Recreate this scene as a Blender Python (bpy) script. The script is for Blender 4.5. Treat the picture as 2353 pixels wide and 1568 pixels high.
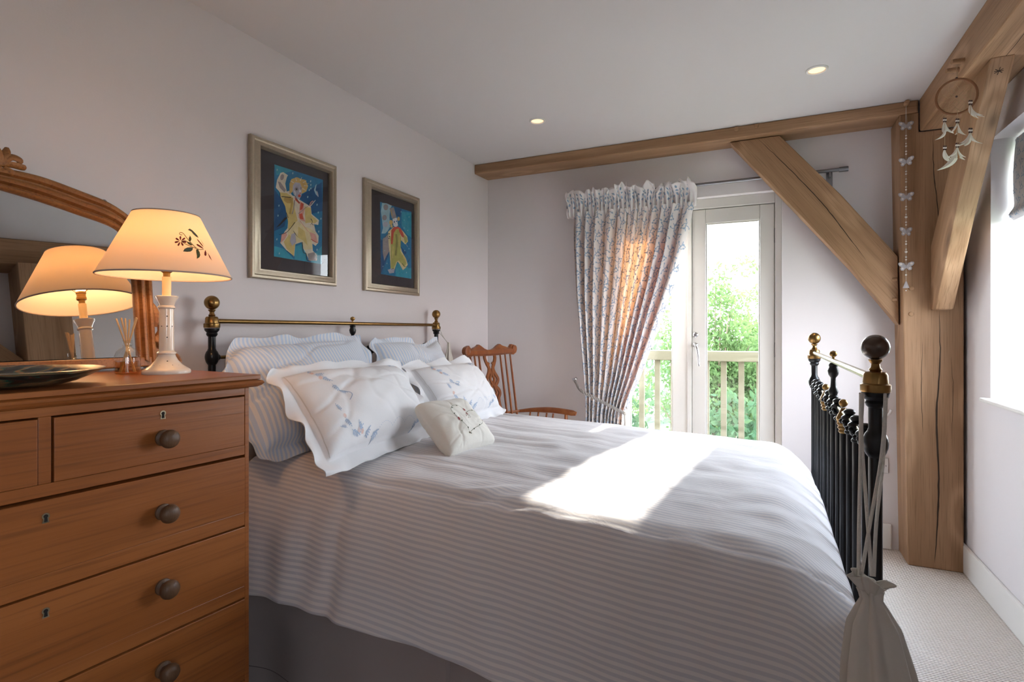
import bpy, math, random
from mathutils import Vector, Matrix, noise
from mathutils.geometry import tessellate_polygon

# ------------------------------------------------------------------ clearing
for o in list(bpy.data.objects):
    bpy.data.objects.remove(o)
scene = bpy.context.scene
COL = scene.collection
R = math.radians

# ------------------------------------------------------------------ camera, world, sun, exposure
FPX = 1244.0; YAW = R(24.94); CAM = Vector((1.879, 0.0, 1.21))
cd = bpy.data.cameras.new('camera'); cam = bpy.data.objects.new('camera', cd); COL.objects.link(cam)
cd.sensor_width = 36; cd.lens = FPX / 2353 * 36; cd.shift_y = -23 / 2353
cd.clip_start = .02
cam.location = CAM; cam.rotation_euler = (R(90), 0, YAW)
scene.camera = cam
scene.view_settings.view_transform = 'Standard'
scene.view_settings.look = 'None'
scene.view_settings.gamma = 1
scene.view_settings.use_curve_mapping = False
scene.view_settings.exposure = 0.88

SKY = 13.0
w = bpy.data.worlds.new('world'); scene.world = w; w.use_nodes = True
nt = w.node_tree; nt.nodes.clear()
tc = nt.nodes.new('ShaderNodeTexCoord'); sx = nt.nodes.new('ShaderNodeSeparateXYZ')
rp = nt.nodes.new('ShaderNodeValToRGB'); bg = nt.nodes.new('ShaderNodeBackground'); wo = nt.nodes.new('ShaderNodeOutputWorld')
rp.color_ramp.elements[0].position = 0.0; rp.color_ramp.elements[0].color = (.95, .97, 1, 1)
rp.color_ramp.elements[1].position = .8; rp.color_ramp.elements[1].color = (.60, .78, 1, 1)
nt.links.new(tc.outputs['Generated'], sx.inputs[0]); nt.links.new(sx.outputs['Z'], rp.inputs[0])
nt.links.new(rp.outputs[0], bg.inputs[0]); nt.links.new(bg.outputs[0], wo.inputs[0])
bg.inputs[1].default_value = SKY

sl = bpy.data.lights.new('sun', 'SUN'); so = bpy.data.objects.new('sun', sl); COL.objects.link(so)
sl.energy = 12; sl.angle = R(1.2); sl.color = (1, .93, .82)
so.location = (3, 8, 6)
so.rotation_euler = Vector((-.266, -2.37, -1.14)).to_track_quat('-Z', 'Y').to_euler()

def portal(name, loc, rot, sx_, sy_):
    l = bpy.data.lights.new(name, 'AREA'); l.shape = 'RECTANGLE'; l.size = sx_; l.size_y = sy_
    l.cycles.is_portal = True
    o = bpy.data.objects.new(name, l); COL.objects.link(o); o.location = loc; o.rotation_euler = rot
portal('door_portal', (1.456, 3.93, 1.05), (R(-90), 0, 0), 1.1, 2.1)
portal('added_window_portal', (3.13, -.7, 1.49), (0, R(90), 0), 1.2, .46)  # sky portal for the added window behind the camera
portal('window_portal', (3.13, 2.55, 1.49), (0, R(90), 0), 1.2, 1.15)

# ------------------------------------------------------------------ projection of measured points onto real planes
_s, _c = math.sin(YAW), math.cos(YAW)
def ray(u, v):
    r = (u - 1176.5) / FPX
    return Vector((-_s + _c * r, _c + _s * r, (761 - v) / FPX))
def at_x(u, v, x): d = ray(u, v); return CAM + d * ((x - CAM.x) / d.x)
def at_y(u, v, y): d = ray(u, v); return CAM + d * (y / d.y)
def at_z(u, v, z): d = ray(u, v); return CAM + d * ((z - CAM.z) / d.z)

# ------------------------------------------------------------------ materials
MATS = {}
def newmat(name):
    m = bpy.data.materials.new(name); m.use_nodes = True; MATS[name] = m
    n = m.node_tree.nodes; b = n['Principled BSDF']
    return m, m.node_tree, b
def N(nt, typ, **kw):
    n = nt.nodes.new(typ)
    for k, v in kw.items(): setattr(n, k, v)
    return n
def plain(name, col, rough=.6, metal=0, spec=None, bump=0, bscale=60, var=0, sheen=0, coat=0, tscale=(1, 1, 1)):
    m, nt, b = newmat(name)
    b.inputs['Base Color'].default_value = (*col, 1); b.inputs['Roughness'].default_value = rough
    b.inputs['Metallic'].default_value = metal
    if spec is not None: b.inputs['Specular IOR Level'].default_value = spec
    if sheen: b.inputs['Sheen Weight'].default_value = sheen
    if coat: b.inputs['Coat Weight'].default_value = coat; b.inputs['Coat Roughness'].default_value = .15
    if bump or var:
        t = N(nt, 'ShaderNodeTexCoord'); mp = N(nt, 'ShaderNodeMapping'); mp.inputs['Scale'].default_value = tscale
        nt.links.new(t.outputs['Object'], mp.inputs[0])
        no = N(nt, 'ShaderNodeTexNoise'); no.inputs['Scale'].default_value = bscale; no.inputs['Detail'].default_value = 4
        nt.links.new(mp.outputs[0], no.inputs['Vector'])
        if bump:
            bp = N(nt, 'ShaderNodeBump'); bp.inputs['Strength'].default_value = bump; bp.inputs['Distance'].default_value = .004
            nt.links.new(no.outputs[0], bp.inputs['Height']); nt.links.new(bp.outputs[0], b.inputs['Normal'])
        if var:
            hv = N(nt, 'ShaderNodeMix', data_type='RGBA')
            hv.inputs['A'].default_value = (*[c * (1 - var) for c in col], 1); hv.inputs['B'].default_value = (*[min(1, c * (1 + var)) for c in col], 1)
            nt.links.new(no.outputs[0], hv.inputs['Factor']); nt.links.new(hv.outputs['Result'], b.inputs['Base Color'])
    return m
def wood(name, c1, c2, c3, axis=0, s=1.0, rough=.55, spec=.3, coords='Object', knots=True):
    """straight grain along one axis with drifting growth rings and fine pores"""
    m, nt, b = newmat(name); L = nt.links.new
    t = N(nt, 'ShaderNodeTexCoord'); mp = N(nt, 'ShaderNodeMapping'); mf = N(nt, 'ShaderNodeMapping')
    sc = [9 * s] * 3; sc[axis] = .9 * s; mp.inputs['Scale'].default_value = sc
    sf = [170 * s] * 3; sf[axis] = 5 * s; mf.inputs['Scale'].default_value = sf
    L(t.outputs[coords], mp.inputs[0]); L(t.outputs[coords], mf.inputs[0])
    n0 = N(nt, 'ShaderNodeTexNoise'); n0.inputs['Scale'].default_value = .7; n0.inputs['Detail'].default_value = 2
    L(mp.outputs[0], n0.inputs['Vector'])
    mu = N(nt, 'ShaderNodeMath', operation='MULTIPLY'); mu.inputs[1].default_value = 16; L(n0.outputs[0], mu.inputs[0])
    mk = N(nt, 'ShaderNodeMapping'); sk = [4.2 * s] * 3; sk[axis] = 1.7 * s; mk.inputs['Scale'].default_value = sk; L(t.outputs[coords], mk.inputs[0])
    vo = N(nt, 'ShaderNodeTexVoronoi'); vo.inputs['Scale'].default_value = 1.0; L(mk.outputs[0], vo.inputs['Vector'])
    kr = N(nt, 'ShaderNodeMapRange'); kr.inputs['From Min'].default_value = 0; kr.inputs['From Max'].default_value = .38; kr.inputs['To Min'].default_value = 9; kr.inputs['To Max'].default_value = 0; kr.interpolation_type = 'SMOOTHSTEP'
    L(vo.outputs['Distance'], kr.inputs['Value'])
    ak = N(nt, 'ShaderNodeMath', operation='ADD'); L(mu.outputs[0], ak.inputs[0]); L(kr.outputs[0], ak.inputs[1])
    sn = N(nt, 'ShaderNodeMath', operation='SINE'); L(ak.outputs[0], sn.inputs[0])
    ma = N(nt, 'ShaderNodeMath', operation='MULTIPLY_ADD'); ma.inputs[1].default_value = .5; ma.inputs[2].default_value = .5; L(sn.outputs[0], ma.inputs[0])
    kd = N(nt, 'ShaderNodeMapRange'); kd.inputs['From Min'].default_value = .02; kd.inputs['From Max'].default_value = .13; kd.inputs['To Min'].default_value = .8 if knots else 0; kd.inputs['To Max'].default_value = 0
    L(vo.outputs['Distance'], kd.inputs['Value'])
    n1 = N(nt, 'ShaderNodeTexNoise'); n1.inputs['Scale'].default_value = 1; n1.inputs['Detail'].default_value = 3
    L(mf.outputs[0], n1.inputs['Vector'])
    mx = N(nt, 'ShaderNodeMix', data_type='RGBA'); mx.inputs['A'].default_value = (*c1, 1); mx.inputs['B'].default_value = (*c2, 1)
    L(ma.outputs[0], mx.inputs['Factor'])
    rr = N(nt, 'ShaderNodeValToRGB'); rr.color_ramp.elements[0].position = .50; rr.color_ramp.elements[0].color = (0, 0, 0, 1)
    rr.color_ramp.elements[1].position = .75; rr.color_ramp.elements[1].color = (.6, .6, .6, 1); L(n1.outputs[0], rr.inputs[0])
    m2 = N(nt, 'ShaderNodeMix', data_type='RGBA'); m2.inputs['B'].default_value = (*c3, 1); L(mx.outputs['Result'], m2.inputs['A']); L(rr.outputs[0], m2.inputs['Factor'])
    n2 = N(nt, 'ShaderNodeTexNoise'); n2.inputs['Scale'].default_value = .45; L(mp.outputs[0], n2.inputs['Vector'])
    m3 = N(nt, 'ShaderNodeMix', data_type='RGBA'); m3.blend_type = 'MULTIPLY'; m3.inputs['B'].default_value = (.72, .68, .66, 1)
    L(m2.outputs['Result'], m3.inputs['A']); L(n2.outputs[0], m3.inputs['Factor'])
    m4 = N(nt, 'ShaderNodeMix', data_type='RGBA'); m4.inputs['B'].default_value = (*[q * .5 for q in c3], 1); L(m3.outputs['Result'], m4.inputs['A']); L(kd.outputs[0], m4.inputs['Factor'])
    L(m4.outputs['Result'], b.inputs['Base Color'])
    b.inputs['Roughness'].default_value = rough; b.inputs['Specular IOR Level'].default_value = spec
    bp = N(nt, 'ShaderNodeBump'); bp.inputs['Strength'].default_value = .25; bp.inputs['Distance'].default_value = .002
    L(n1.outputs[0], bp.inputs['Height']); L(bp.outputs[0], b.inputs['Normal'])
    return m
def stripes(name, ca, cb, period, rough=.85, frac=.5, translucent=0):
    """woven stripes that follow the cloth (UV is in metres)"""
    m, nt, b = newmat(name); L = nt.links.new
    t = N(nt, 'ShaderNodeTexCoord'); sp = N(nt, 'ShaderNodeSeparateXYZ'); L(t.outputs['UV'], sp.inputs[0])
    mu = N(nt, 'ShaderNodeMath', operation='MULTIPLY'); mu.inputs[1].default_value = 2 * math.pi / period; L(sp.outputs['Y'], mu.inputs[0])
    sn = N(nt, 'ShaderNodeMath', operation='SINE'); L(mu.outputs[0], sn.inputs[0])
    r = N(nt, 'ShaderNodeValToRGB'); r.color_ramp.elements[0].position = .40; r.color_ramp.elements[0].color = (*ca, 1)
    r.color_ramp.elements[1].position = .60; r.color_ramp.elements[1].color = (*cb, 1)
    ma = N(nt, 'ShaderNodeMath', operation='MULTIPLY_ADD'); ma.inputs[1].default_value = .5; ma.inputs[2].default_value = .5
    L(sn.outputs[0], ma.inputs[0]); L(ma.outputs[0], r.inputs[0]); L(r.outputs[0], b.inputs['Base Color'])
    b.inputs['Roughness'].default_value = rough; b.inputs['Specular IOR Level'].default_value = .2; b.inputs['Sheen Weight'].default_value = .35
    no = N(nt, 'ShaderNodeTexNoise'); no.inputs['Scale'].default_value = 16; no.inputs['Detail'].default_value = 5; no.inputs['Distortion'].default_value = .6
    L(t.outputs['Object'], no.inputs['Vector'])
    bp = N(nt, 'ShaderNodeBump'); bp.inputs['Strength'].default_value = .25; bp.inputs['Distance'].default_value = .008
    L(no.outputs[0], bp.inputs['Height']); L(bp.outputs[0], b.inputs['Normal'])
    return m
def sheer(name, col, tcol, fac, rough=.8):
    """cloth that lets part of the light through"""
    m, nt, b = newmat(name); L = nt.links.new
    d = N(nt, 'ShaderNodeBsdfDiffuse'); d.inputs[0].default_value = (*col, 1)
    t = N(nt, 'ShaderNodeBsdfTranslucent'); t.inputs[0].default_value = (*tcol, 1)
    mx = N(nt, 'ShaderNodeMixShader'); mx.inputs[0].default_value = fac
    L(d.outputs[0], mx.inputs[1]); L(t.outputs[0], mx.inputs[2]); L(mx.outputs[0], nt.nodes['Material Output'].inputs[0])
    return m
def glass(name, tint=(.97, .98, .98), ior=1.45, rough=0.0):
    m, nt, b = newmat(name); L = nt.links.new
    t = N(nt, 'ShaderNodeBsdfTransparent'); t.inputs[0].default_value = (*tint, 1)
    g = N(nt, 'ShaderNodeBsdfGlossy'); g.inputs['Roughness'].default_value = rough
    f = N(nt, 'ShaderNodeFresnel'); f.inputs[0].default_value = ior
    ge = N(nt, 'ShaderNodeNewGeometry'); iv = N(nt, 'ShaderNodeMath', operation='SUBTRACT'); iv.inputs[0].default_value = 1; L(ge.outputs['Backfacing'], iv.inputs[1])
    fm = N(nt, 'ShaderNodeMath', operation='MULTIPLY'); L(f.outputs[0], fm.inputs[0]); L(iv.outputs[0], fm.inputs[1])   # only the entry face reflects
    mx = N(nt, 'ShaderNodeMixShader')
    L(fm.outputs[0], mx.inputs[0]); L(t.outputs[0], mx.inputs[1]); L(g.outputs[0], mx.inputs[2]); L(mx.outputs[0], nt.nodes['Material Output'].inputs[0])
    return m
def emit(name, col, st):
    m, nt, b = newmat(name)
    b.inputs['Base Color'].default_value = (*col, 1)
    b.inputs['Emission Color'].default_value = (*col, 1); b.inputs['Emission Strength'].default_value = st
    return m

M_wall = plain('wall_paint', (.75, .68, .68), .85, bump=.06, bscale=180)
M_wallr = plain('wall_paint_cool', (.75, .70, .70), .85, bump=.06, bscale=180)
M_ceil = plain('ceiling_paint', (.68, .64, .63), .9, bump=.03, bscale=120)
M_white = plain('white_gloss_paint', (.80, .775, .74), .35, spec=.4)
M_oak = wood('oak', (.52, .32, .185), (.375, .215, .115), (.20, .11, .05), 0, 1.0)
M_door = plain('door_paint', (.66, .625, .58), .4, spec=.35)
M_crack = plain('oak_crack', (.05, .03, .018), .95)
M_pine = wood('waxed_pine', (.40, .135, .034), (.31, .095, .021), (.15, .045, .011), 0, .8, .36, .45)
M_pinev = wood('waxed_pine_upright', (.35, .13, .036), (.28, .095, .024), (.16, .05, .012), 2, .8, .38, .45)
M_knob = wood('turned_pine_knob', (.17, .085, .04), (.12, .058, .027), (.07, .03, .014), 2, 2.0, .45, .4)
M_mirrorwood = wood('mirror_pine', (.42, .19, .065), (.32, .13, .04), (.14, .05, .016), 0, 1.0, .42, .4)
M_dark = plain('dark_recess', (.012, .008, .006), .9)
M_black = plain('black_enamelled_iron', (.008, .008, .010), .28, spec=.35)
M_brass = plain('aged_brass', (.30, .175, .062), .30, 1, var=.25, bscale=40)
M_brassdark = plain('dark_brown_finial', (.075, .042, .026), .25, .3, var=.4, bscale=50, coat=.4)
M_brassp = plain('polished_brass_rail', (.62, .56, .40), .22, 1)
M_steel = plain('brushed_steel', (.27, .27, .28), .32, 1)
M_chrome = plain('polished_chrome', (.75, .75, .76), .12, 1)
M_cotton = plain('white_cotton', (.78, .77, .79), .9, bump=.35, bscale=22, sheen=.15)
M_cushion = plain('ivory_linen', (.76, .73, .67), .95, bump=.3, bscale=40, sheen=.2)
M_bag = plain('cream_calico', (.60, .55, .49), .95, bump=.2, bscale=30)
M_rope = plain('white_cord', (.68, .64, .58), .95, bump=.6, bscale=400)
M_valance = plain('dusky_valance_cotton', (.43, .36, .345), .95, bump=.25, bscale=25)
M_stripe = stripes('duvet_stripe', (.575, .545, .575), (.73, .675, .665), .0152)
M_stripep = stripes('pillow_stripe', (.54, .62, .76), (.75, .735, .755), .0175)
M_blue = plain('blue_embroidery', (.40, .50, .66), .9)
M_pinkt = plain('pink_embroidery', (.75, .55, .5), .9)
M_green = plain('green_thread', (.05, .07, .03), .9)
M_red = plain('dusky_red_thread', (.30, .06, .06), .9)
M_carpet = None
M_porc = plain('cream_porcelain', (.72, .62, .52), .2, spec=.5, coat=.5)
M_candle = plain('candle_tube', (.85, .62, .34), .5)
M_glass = glass('window_glass')
M_picglass = glass('picture_glass', (.98, .98, .98), 1.4)
M_bottle = glass('bottle_glass', (.93, .92, .9), 2.1, .02)
M_oil = glass('amber_oil', (.90, .72, .50), 1.3)
M_reed = plain('rattan_reed', (.70, .45, .22), .7)
M_mirror = plain('silvered_mirror', (.74, .76, .76), .0, 1)
M_gilt = plain('champagne_frame', (.46, .39, .30), .38, .75, bump=.1, bscale=90, var=.12, tscale=(1, 1, 1))
M_mount = plain('charcoal_mount', (.045, .036, .042), .9)
M_chair = wood('chair_yew', (.38, .13, .04), (.30, .09, .028), (.14, .04, .012), 2, 1.5, .3, .5)
M_plate = plain('white_plastic', (.70, .68, .68), .4)
M_deck = wood('garden_timber', (.135, .125, .085), (.11, .10, .065), (.08, .07, .045), 0, 1, .85, .2)
M_lawn = plain('grass', (.05, .09, .03), .95, var=.4, bscale=3)
M_bark = plain('bark', (.20, .15, .10), .95, var=.3, bscale=20)
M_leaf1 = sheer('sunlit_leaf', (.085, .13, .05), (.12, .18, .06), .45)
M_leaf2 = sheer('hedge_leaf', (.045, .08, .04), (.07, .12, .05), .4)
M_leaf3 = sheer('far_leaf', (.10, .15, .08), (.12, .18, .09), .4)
M_shade = sheer('lampshade_linen', (.80, .74, .66), (.92, .76, .58), .50)
M_shadein = sheer('lampshade_lining', (.88, .84, .76), (.92, .80, .62), .40)
M_curtain = sheer('curtain_cotton', (.85, .81, .80), (.95, .40, .12), .095)
M_print = sheer('curtain_blue_print', (.34, .44, .57), (.55, .24, .10), .07)
M_blind = plain('blind_cotton', (.60, .575, .58), .9)
M_bulb = emit('bulb', (1, .55, .25), 36)
M_spot = emit('downlight_lamp', (1, .66, .36), .8)
M_feather = plain('white_feather', (.72, .66, .58), .95)
M_featherb = plain('ginger_feather', (.42, .2, .08), .95)
M_suede = plain('brown_suede', (.20, .085, .035), .9)
M_bead = plain('white_bead', (.75, .70, .66), .4)
M_beadd = plain('dark_bead', (.06, .02, .015), .4)
M_tin = plain('whitewashed_tin', (.46, .44, .46), .5, .2)
M_web = plain('tan_thread', (.42, .30, .18), .9)

def carpet_mat():
    m, nt, b = newmat('loop_carpet'); L = nt.links.new
    t = N(nt, 'ShaderNodeTexCoord'); mp = N(nt, 'ShaderNodeMapping'); mp.inputs['Scale'].default_value = (1, 1, 1)
    L(t.outputs['Object'], mp.inputs[0])
    sp = N(nt, 'ShaderNodeSeparateXYZ'); L(mp.outputs[0], sp.inputs[0])
    no = N(nt, 'ShaderNodeTexNoise'); no.inputs['Scale'].default_value = 60; no.inputs['Detail'].default_value = 3; L(mp.outputs[0], no.inputs['Vector'])
    ad = N(nt, 'ShaderNodeMath', operation='MULTIPLY_ADD'); ad.inputs[1].default_value = .006; L(no.outputs[0], ad.inputs[0]); L(sp.outputs['Y'], ad.inputs[2])
    mu = N(nt, 'ShaderNodeMath', operation='MULTIPLY'); mu.inputs[1].default_value = 2 * math.pi / .012; L(ad.outputs[0], mu.inputs[0])
    sn = N(nt, 'ShaderNodeMath', operation='SINE'); L(mu.outputs[0], sn.inputs[0])
    mu2 = N(nt, 'ShaderNodeMath', operation='MULTIPLY'); mu2.inputs[1].default_value = 2 * math.pi / .012; L(sp.outputs['X'], mu2.inputs[0])
    sn2 = N(nt, 'ShaderNodeMath', operation='SINE'); L(mu2.outputs[0], sn2.inputs[0])
    sm = N(nt, 'ShaderNodeMath', operation='MULTIPLY_ADD'); sm.inputs[1].default_value = .35; L(sn2.outputs[0], sm.inputs[0]); L(sn.outputs[0], sm.inputs[2])
    a2 = N(nt, 'ShaderNodeMath', operation='MULTIPLY_ADD'); a2.inputs[1].default_value = .36; a2.inputs[2].default_value = .5; L(sm.outputs[0], a2.inputs[0])
    r = N(nt, 'ShaderNodeValToRGB'); r.color_ramp.elements[0].position = 0; r.color_ramp.elements[0].color = (.43, .37, .33, 1)
    r.color_ramp.elements[1].position = .6; r.color_ramp.elements[1].color = (.84, .77, .72, 1); L(a2.outputs[0], r.inputs[0])
    L(r.outputs[0], b.inputs['Base Color']); b.inputs['Roughness'].default_value = .95; b.inputs['Specular IOR Level'].default_value = .1
    bp = N(nt, 'ShaderNodeBump'); bp.inputs['Strength'].default_value = .9; bp.inputs['Distance'].default_value = .005
    L(a2.outputs[0], bp.inputs['Height']); L(bp.outputs[0], b.inputs['Normal'])
    return m
M_carpet = carpet_mat()

# ------------------------------------------------------------------ mesh builder
W = {}
def V(*a): return Vector(a)
class MB:
    def __init__(self): self.v = []; self.f = []; self.m = []; self.uv = []
    def face(self, idx, mat=0, uv=None): self.f.append(tuple(idx)); self.m.append(mat); self.uv.append(uv)
    def add(self, pts): n = len(self.v); self.v += [Vector(p) for p in pts]; return n
    def box(self, x0, x1, y0, y1, z0, z1, mat=0):
        n = self.add([(x0,y0,z0),(x1,y0,z0),(x1,y1,z0),(x0,y1,z0),(x0,y0,z1),(x1,y0,z1),(x1,y1,z1),(x0,y1,z1)])
        for q in ((0,3,2,1),(4,5,6,7),(0,1,5,4),(1,2,6,5),(2,3,7,6),(3,0,4,7)): self.face([n+i for i in q], mat)
        return self
    def hexa(self, p, mat=0):      # eight corners: bottom loop, top loop
        n = self.add(p)
        for q in ((0,3,2,1),(4,5,6,7),(0,1,5,4),(1,2,6,5),(2,3,7,6),(3,0,4,7)): self.face([n+i for i in q], mat)
        return self
    def grid(self, fn, nu, nv, mat=0, uvf=None, cu=False, flip=False):
        n = len(self.v); U = nu if cu else nu + 1
        for i in range(U):
            for j in range(nv + 1): self.v.append(Vector(fn(i / nu, j / nv)))
        for i in range(nu):
            for j in range(nv):
                a, b = n + i * (nv+1) + j, n + ((i+1) % U) * (nv+1) + j
                q = [a, b, b+1, a+1]
                c = [(i/nu, j/nv), ((i+1)/nu, j/nv), ((i+1)/nu, (j+1)/nv), (i/nu, (j+1)/nv)]
                if flip: q.reverse(); c.reverse()
                self.face(q, mat, [uvf(*k) for k in c] if uvf else None)
        return self
    def lathe(self, prof, c=(0,0,0), n=24, mat=0, ax=None, caps=True, wob=None):
        c = Vector(c); M = (Vector(ax).to_track_quat('Z', 'Y').to_matrix() if ax else Matrix.Identity(3))
        s = len(self.v)
        for r, z in prof:
            for k in range(n):
                a = 2*math.pi*k/n; rr = r * (wob(a, z) if wob else 1)
                self.v.append(c + M @ Vector((rr*math.cos(a), rr*math.sin(a), z)))
        for i in range(len(prof)-1):
            for k in range(n):
                k2 = (k+1) % n
                self.face([s+i*n+k, s+i*n+k2, s+(i+1)*n+k2, s+(i+1)*n+k], mat)
        if caps:
            self.face([s+k for k in range(n)][::-1], mat); e = s+(len(prof)-1)*n; self.face([e+k for k in range(n)], mat)
        return self
    def ball(self, c, r, n=12, mat=0, sz=1):
        return self.lathe([(max(1e-5, r*math.sin(math.pi*i/n)), -r*sz*math.cos(math.pi*i/n)) for i in range(n+1)], c, max(8, n+2), mat, caps=False)
    def tube(self, pts, r, n=8, mat=0, caps=True, flat=1):
        pts = [Vector(p) for p in pts]; s = len(self.v); K = len(pts); up = None
        for i, p in enumerate(pts):
            d = (pts[min(K-1, i+1)] - pts[max(0, i-1)]).normalized()
            if up is None: up = d.orthogonal().normalized()
            up = (up - d * up.dot(d)); up = up.normalized() if up.length > 1e-6 else d.orthogonal().normalized()
            sd = d.cross(up); rr = r[i] if isinstance(r, (list, tuple)) else r
            for k in range(n):
                a = 2*math.pi*k/n; self.v.append(p + up*(rr*math.cos(a)) + sd*(rr*flat*math.sin(a)))
        for i in range(K-1):
            for k in range(n):
                k2 = (k+1) % n; self.face([s+i*n+k, s+i*n+k2, s+(i+1)*n+k2, s+(i+1)*n+k], mat)
        if caps:
            self.face([s+k for k in range(n)][::-1], mat); e = s+(K-1)*n; self.face([e+k for k in range(n)], mat)
        return self
    def poly(self, pts, mat=0):
        pts = [Vector(p) for p in pts]; n = self.add(pts)
        for t in tessellate_polygon([pts]): self.face([n+i for i in t], mat)
        return self
    def prism(self, pts, off, mat=0):
        pts = [Vector(p) for p in pts]; off = Vector(off); K = len(pts); tri = tessellate_polygon([pts])
        n = self.add(pts); m = self.add([p+off for p in pts])
        nn = sum((pts[i].cross(pts[(i+1) % K]) for i in range(K)), Vector())
        up = nn.dot(off) > 0
        for t in tri:
            a, b, c = [pts[i] for i in t]; same = (b-a).cross(c-a).dot(off) > 0
            t1 = list(t) if same else list(t)[::-1]
            self.face([m+i for i in t1], mat); self.face([n+i for i in t1[::-1]], mat)
        for i in range(K):
            j = (i+1) % K; q = [n+i, n+j, m+j, m+i]
            self.face(q if up else q[::-1], mat)
        return self
    def build(self, name, mats, parent=None, world=True, origin=None, smooth=40, bevel=0, sub=0, solid=0, seg=2):
        me = bpy.data.meshes.new(name); o = bpy.data.objects.new(name, me); COL.objects.link(o)
        if parent is not None:
            o.parent = parent; M = W[parent]; W[o] = M
            T = M.inverted() if world else Matrix.Identity(4)
        else:
            if origin is None:
                xs = [p.x for p in self.v]; ys = [p.y for p in self.v]; zs = [p.z for p in self.v]
                origin = ((min(xs)+max(xs))/2, (min(ys)+max(ys))/2, min(zs))
            o.location = origin; T = Matrix.Translation(-Vector(origin)); W[o] = Matrix.Translation(Vector(origin))
        me.from_pydata([tuple(T @ p) for p in self.v], [], self.f)
        if not isinstance(mats, (list, tuple)): mats = [mats]
        for m in mats: me.materials.append(m)
        me.polygons.foreach_set('material_index', self.m)
        if any(self.uv):
            ul = me.uv_layers.new(name='UVMap'); i = 0
            for f, u in zip(self.f, self.uv):
                for k in range(len(f)):
                    if u: ul.data[i].uv = u[k]
                    i += 1
        if smooth:
            me.polygons.foreach_set('use_smooth', [True]*len(self.f)); me.update(); me.set_sharp_from_angle(angle=R(smooth))
        me.validate(); me.update()
        if bevel:
            b = o.modifiers.new('bevel', 'BEVEL'); b.width = bevel; b.segments = seg; b.limit_method = 'ANGLE'; b.angle_limit = R(50)
        if solid:
            b = o.modifiers.new('solid', 'SOLIDIFY'); b.thickness = solid; b.offset = 0
        if sub:
            b = o.modifiers.new('sub', 'SUBSURF'); b.levels = sub; b.render_levels = sub
        return o
def tag(o, label, cat, group=None):
    o['label'] = label; o['category'] = cat
    if group: o['group'] = group
    return o
def thing(name, label, cat, loc, rotz=0, group=None):
    o = bpy.data.objects.new(name, None); o.empty_display_size = .05; COL.objects.link(o)
    o.location = loc; o.rotation_euler = (0, 0, rotz)
    W[o] = Matrix.Translation(Vector(loc)) @ Matrix.Rotation(rotz, 4, 'Z')
    return tag(o, label, cat, group)
def struct(o): o['kind'] = 'structure'; return o
def dup(root, label=None, group=None):
    r = root.copy(); COL.objects.link(r); W[r] = W[root].copy()
    if label: r['label'] = label
    if group: r['group'] = group
    for ch in list(root.children):
        c = ch.copy(); COL.objects.link(c); c.parent = r
        for g in list(ch.children):
            d = g.copy(); COL.objects.link(d); d.parent = c
    return r
def cr(pts, n):   # Catmull-Rom through points
    P = [Vector(p) for p in pts]; P = [P[0]*2-P[1]] + P + [P[-1]*2-P[-2]]; out = []
    for i in range(1, len(P)-2):
        for k in range(n):
            t = k/n; a, b, c, d = P[i-1], P[i], P[i+1], P[i+2]
            out.append(.5*((2*b)+(c-a)*t+(2*a-5*b+4*c-d)*t*t+(3*b-a-3*c+d)*t**3))
    out.append(P[-2]); return out
def lerp(a, b, t): return a+(b-a)*t
def ip(tab, x):
    if x <= tab[0][0]: return tab[0][1]
    for (a, b), (c, d) in zip(tab, tab[1:]):
        if x <= c: t = (x-a)/(c-a); return b+(d-b)*t
    return tab[-1][1]
def nz(x, y, z=0): return noise.noise(Vector((x, y, z)))
# ================================================================== the room
XR, YF, ZC, YN = 2.80, 3.61, 2.40, -1.70
DX0, DX1, DZ = .93, 1.978, 2.057
struct(MB().box(0, XR+.3, YN-.3, YF+.3, -.1, 0).build('floor', M_carpet, smooth=0, origin=(0, 0, -.1)))
struct(MB().box(-.15, XR+.3, YN-.3, YF+.3, ZC, ZC+.1).build('ceiling', M_ceil, smooth=0))
struct(MB().box(-.15, 0, YN-.3, YF+.3, -.1, ZC).build('wall_left', M_wall, smooth=0))
b = MB().box(0, XR+.3, YN-.1, YN, 0, ZC)
struct(b.build('wall_near', M_wall, smooth=0))
b = MB().box(0, DX0, YF, YF+.3, 0, ZC).box(DX1, XR+.3, YF, YF+.3, 0, ZC).box(DX0, DX1, YF, YF+.3, DZ, ZC)
struct(b.build('wall_far', M_wallr, smooth=0))
WY0, WY1, WZ0, WZ1 = 2.0, 3.10, .89, 2.066
b = MB()
for (y0, y1) in ((YN, -.95), (-.49, WY0), (WY1, YF)): b.box(XR, XR+.3, y0, y1, 0, ZC)
for (y0, y1) in ((-.95, -.49), (WY0, WY1)): b.box(XR, XR+.3, y0, y1, 0, WZ0).box(XR, XR+.3, y0, y1, WZ1, ZC)  # the smaller opening is for the added, unseen window
struct(b.build('wall_right', M_wallr, smooth=0))
def skirt(name, x0, x1, y0, y1):
    struct(MB().box(x0, x1, y0, y1, 0, .14).build(name, M_white, smooth=0, bevel=.006))
skirt('baseboard_left', 0, .018, YN, YF-.018); skirt('baseboard_right', XR-.018, XR, YN, YF)
skirt('baseboard_far', DX1+.02, 2.52, YF-.018, YF); skirt('baseboard_far', .02, DX0-.02, YF-.018, YF); skirt('baseboard_near', .02, XR-.02, YN, YN+.018)

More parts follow.
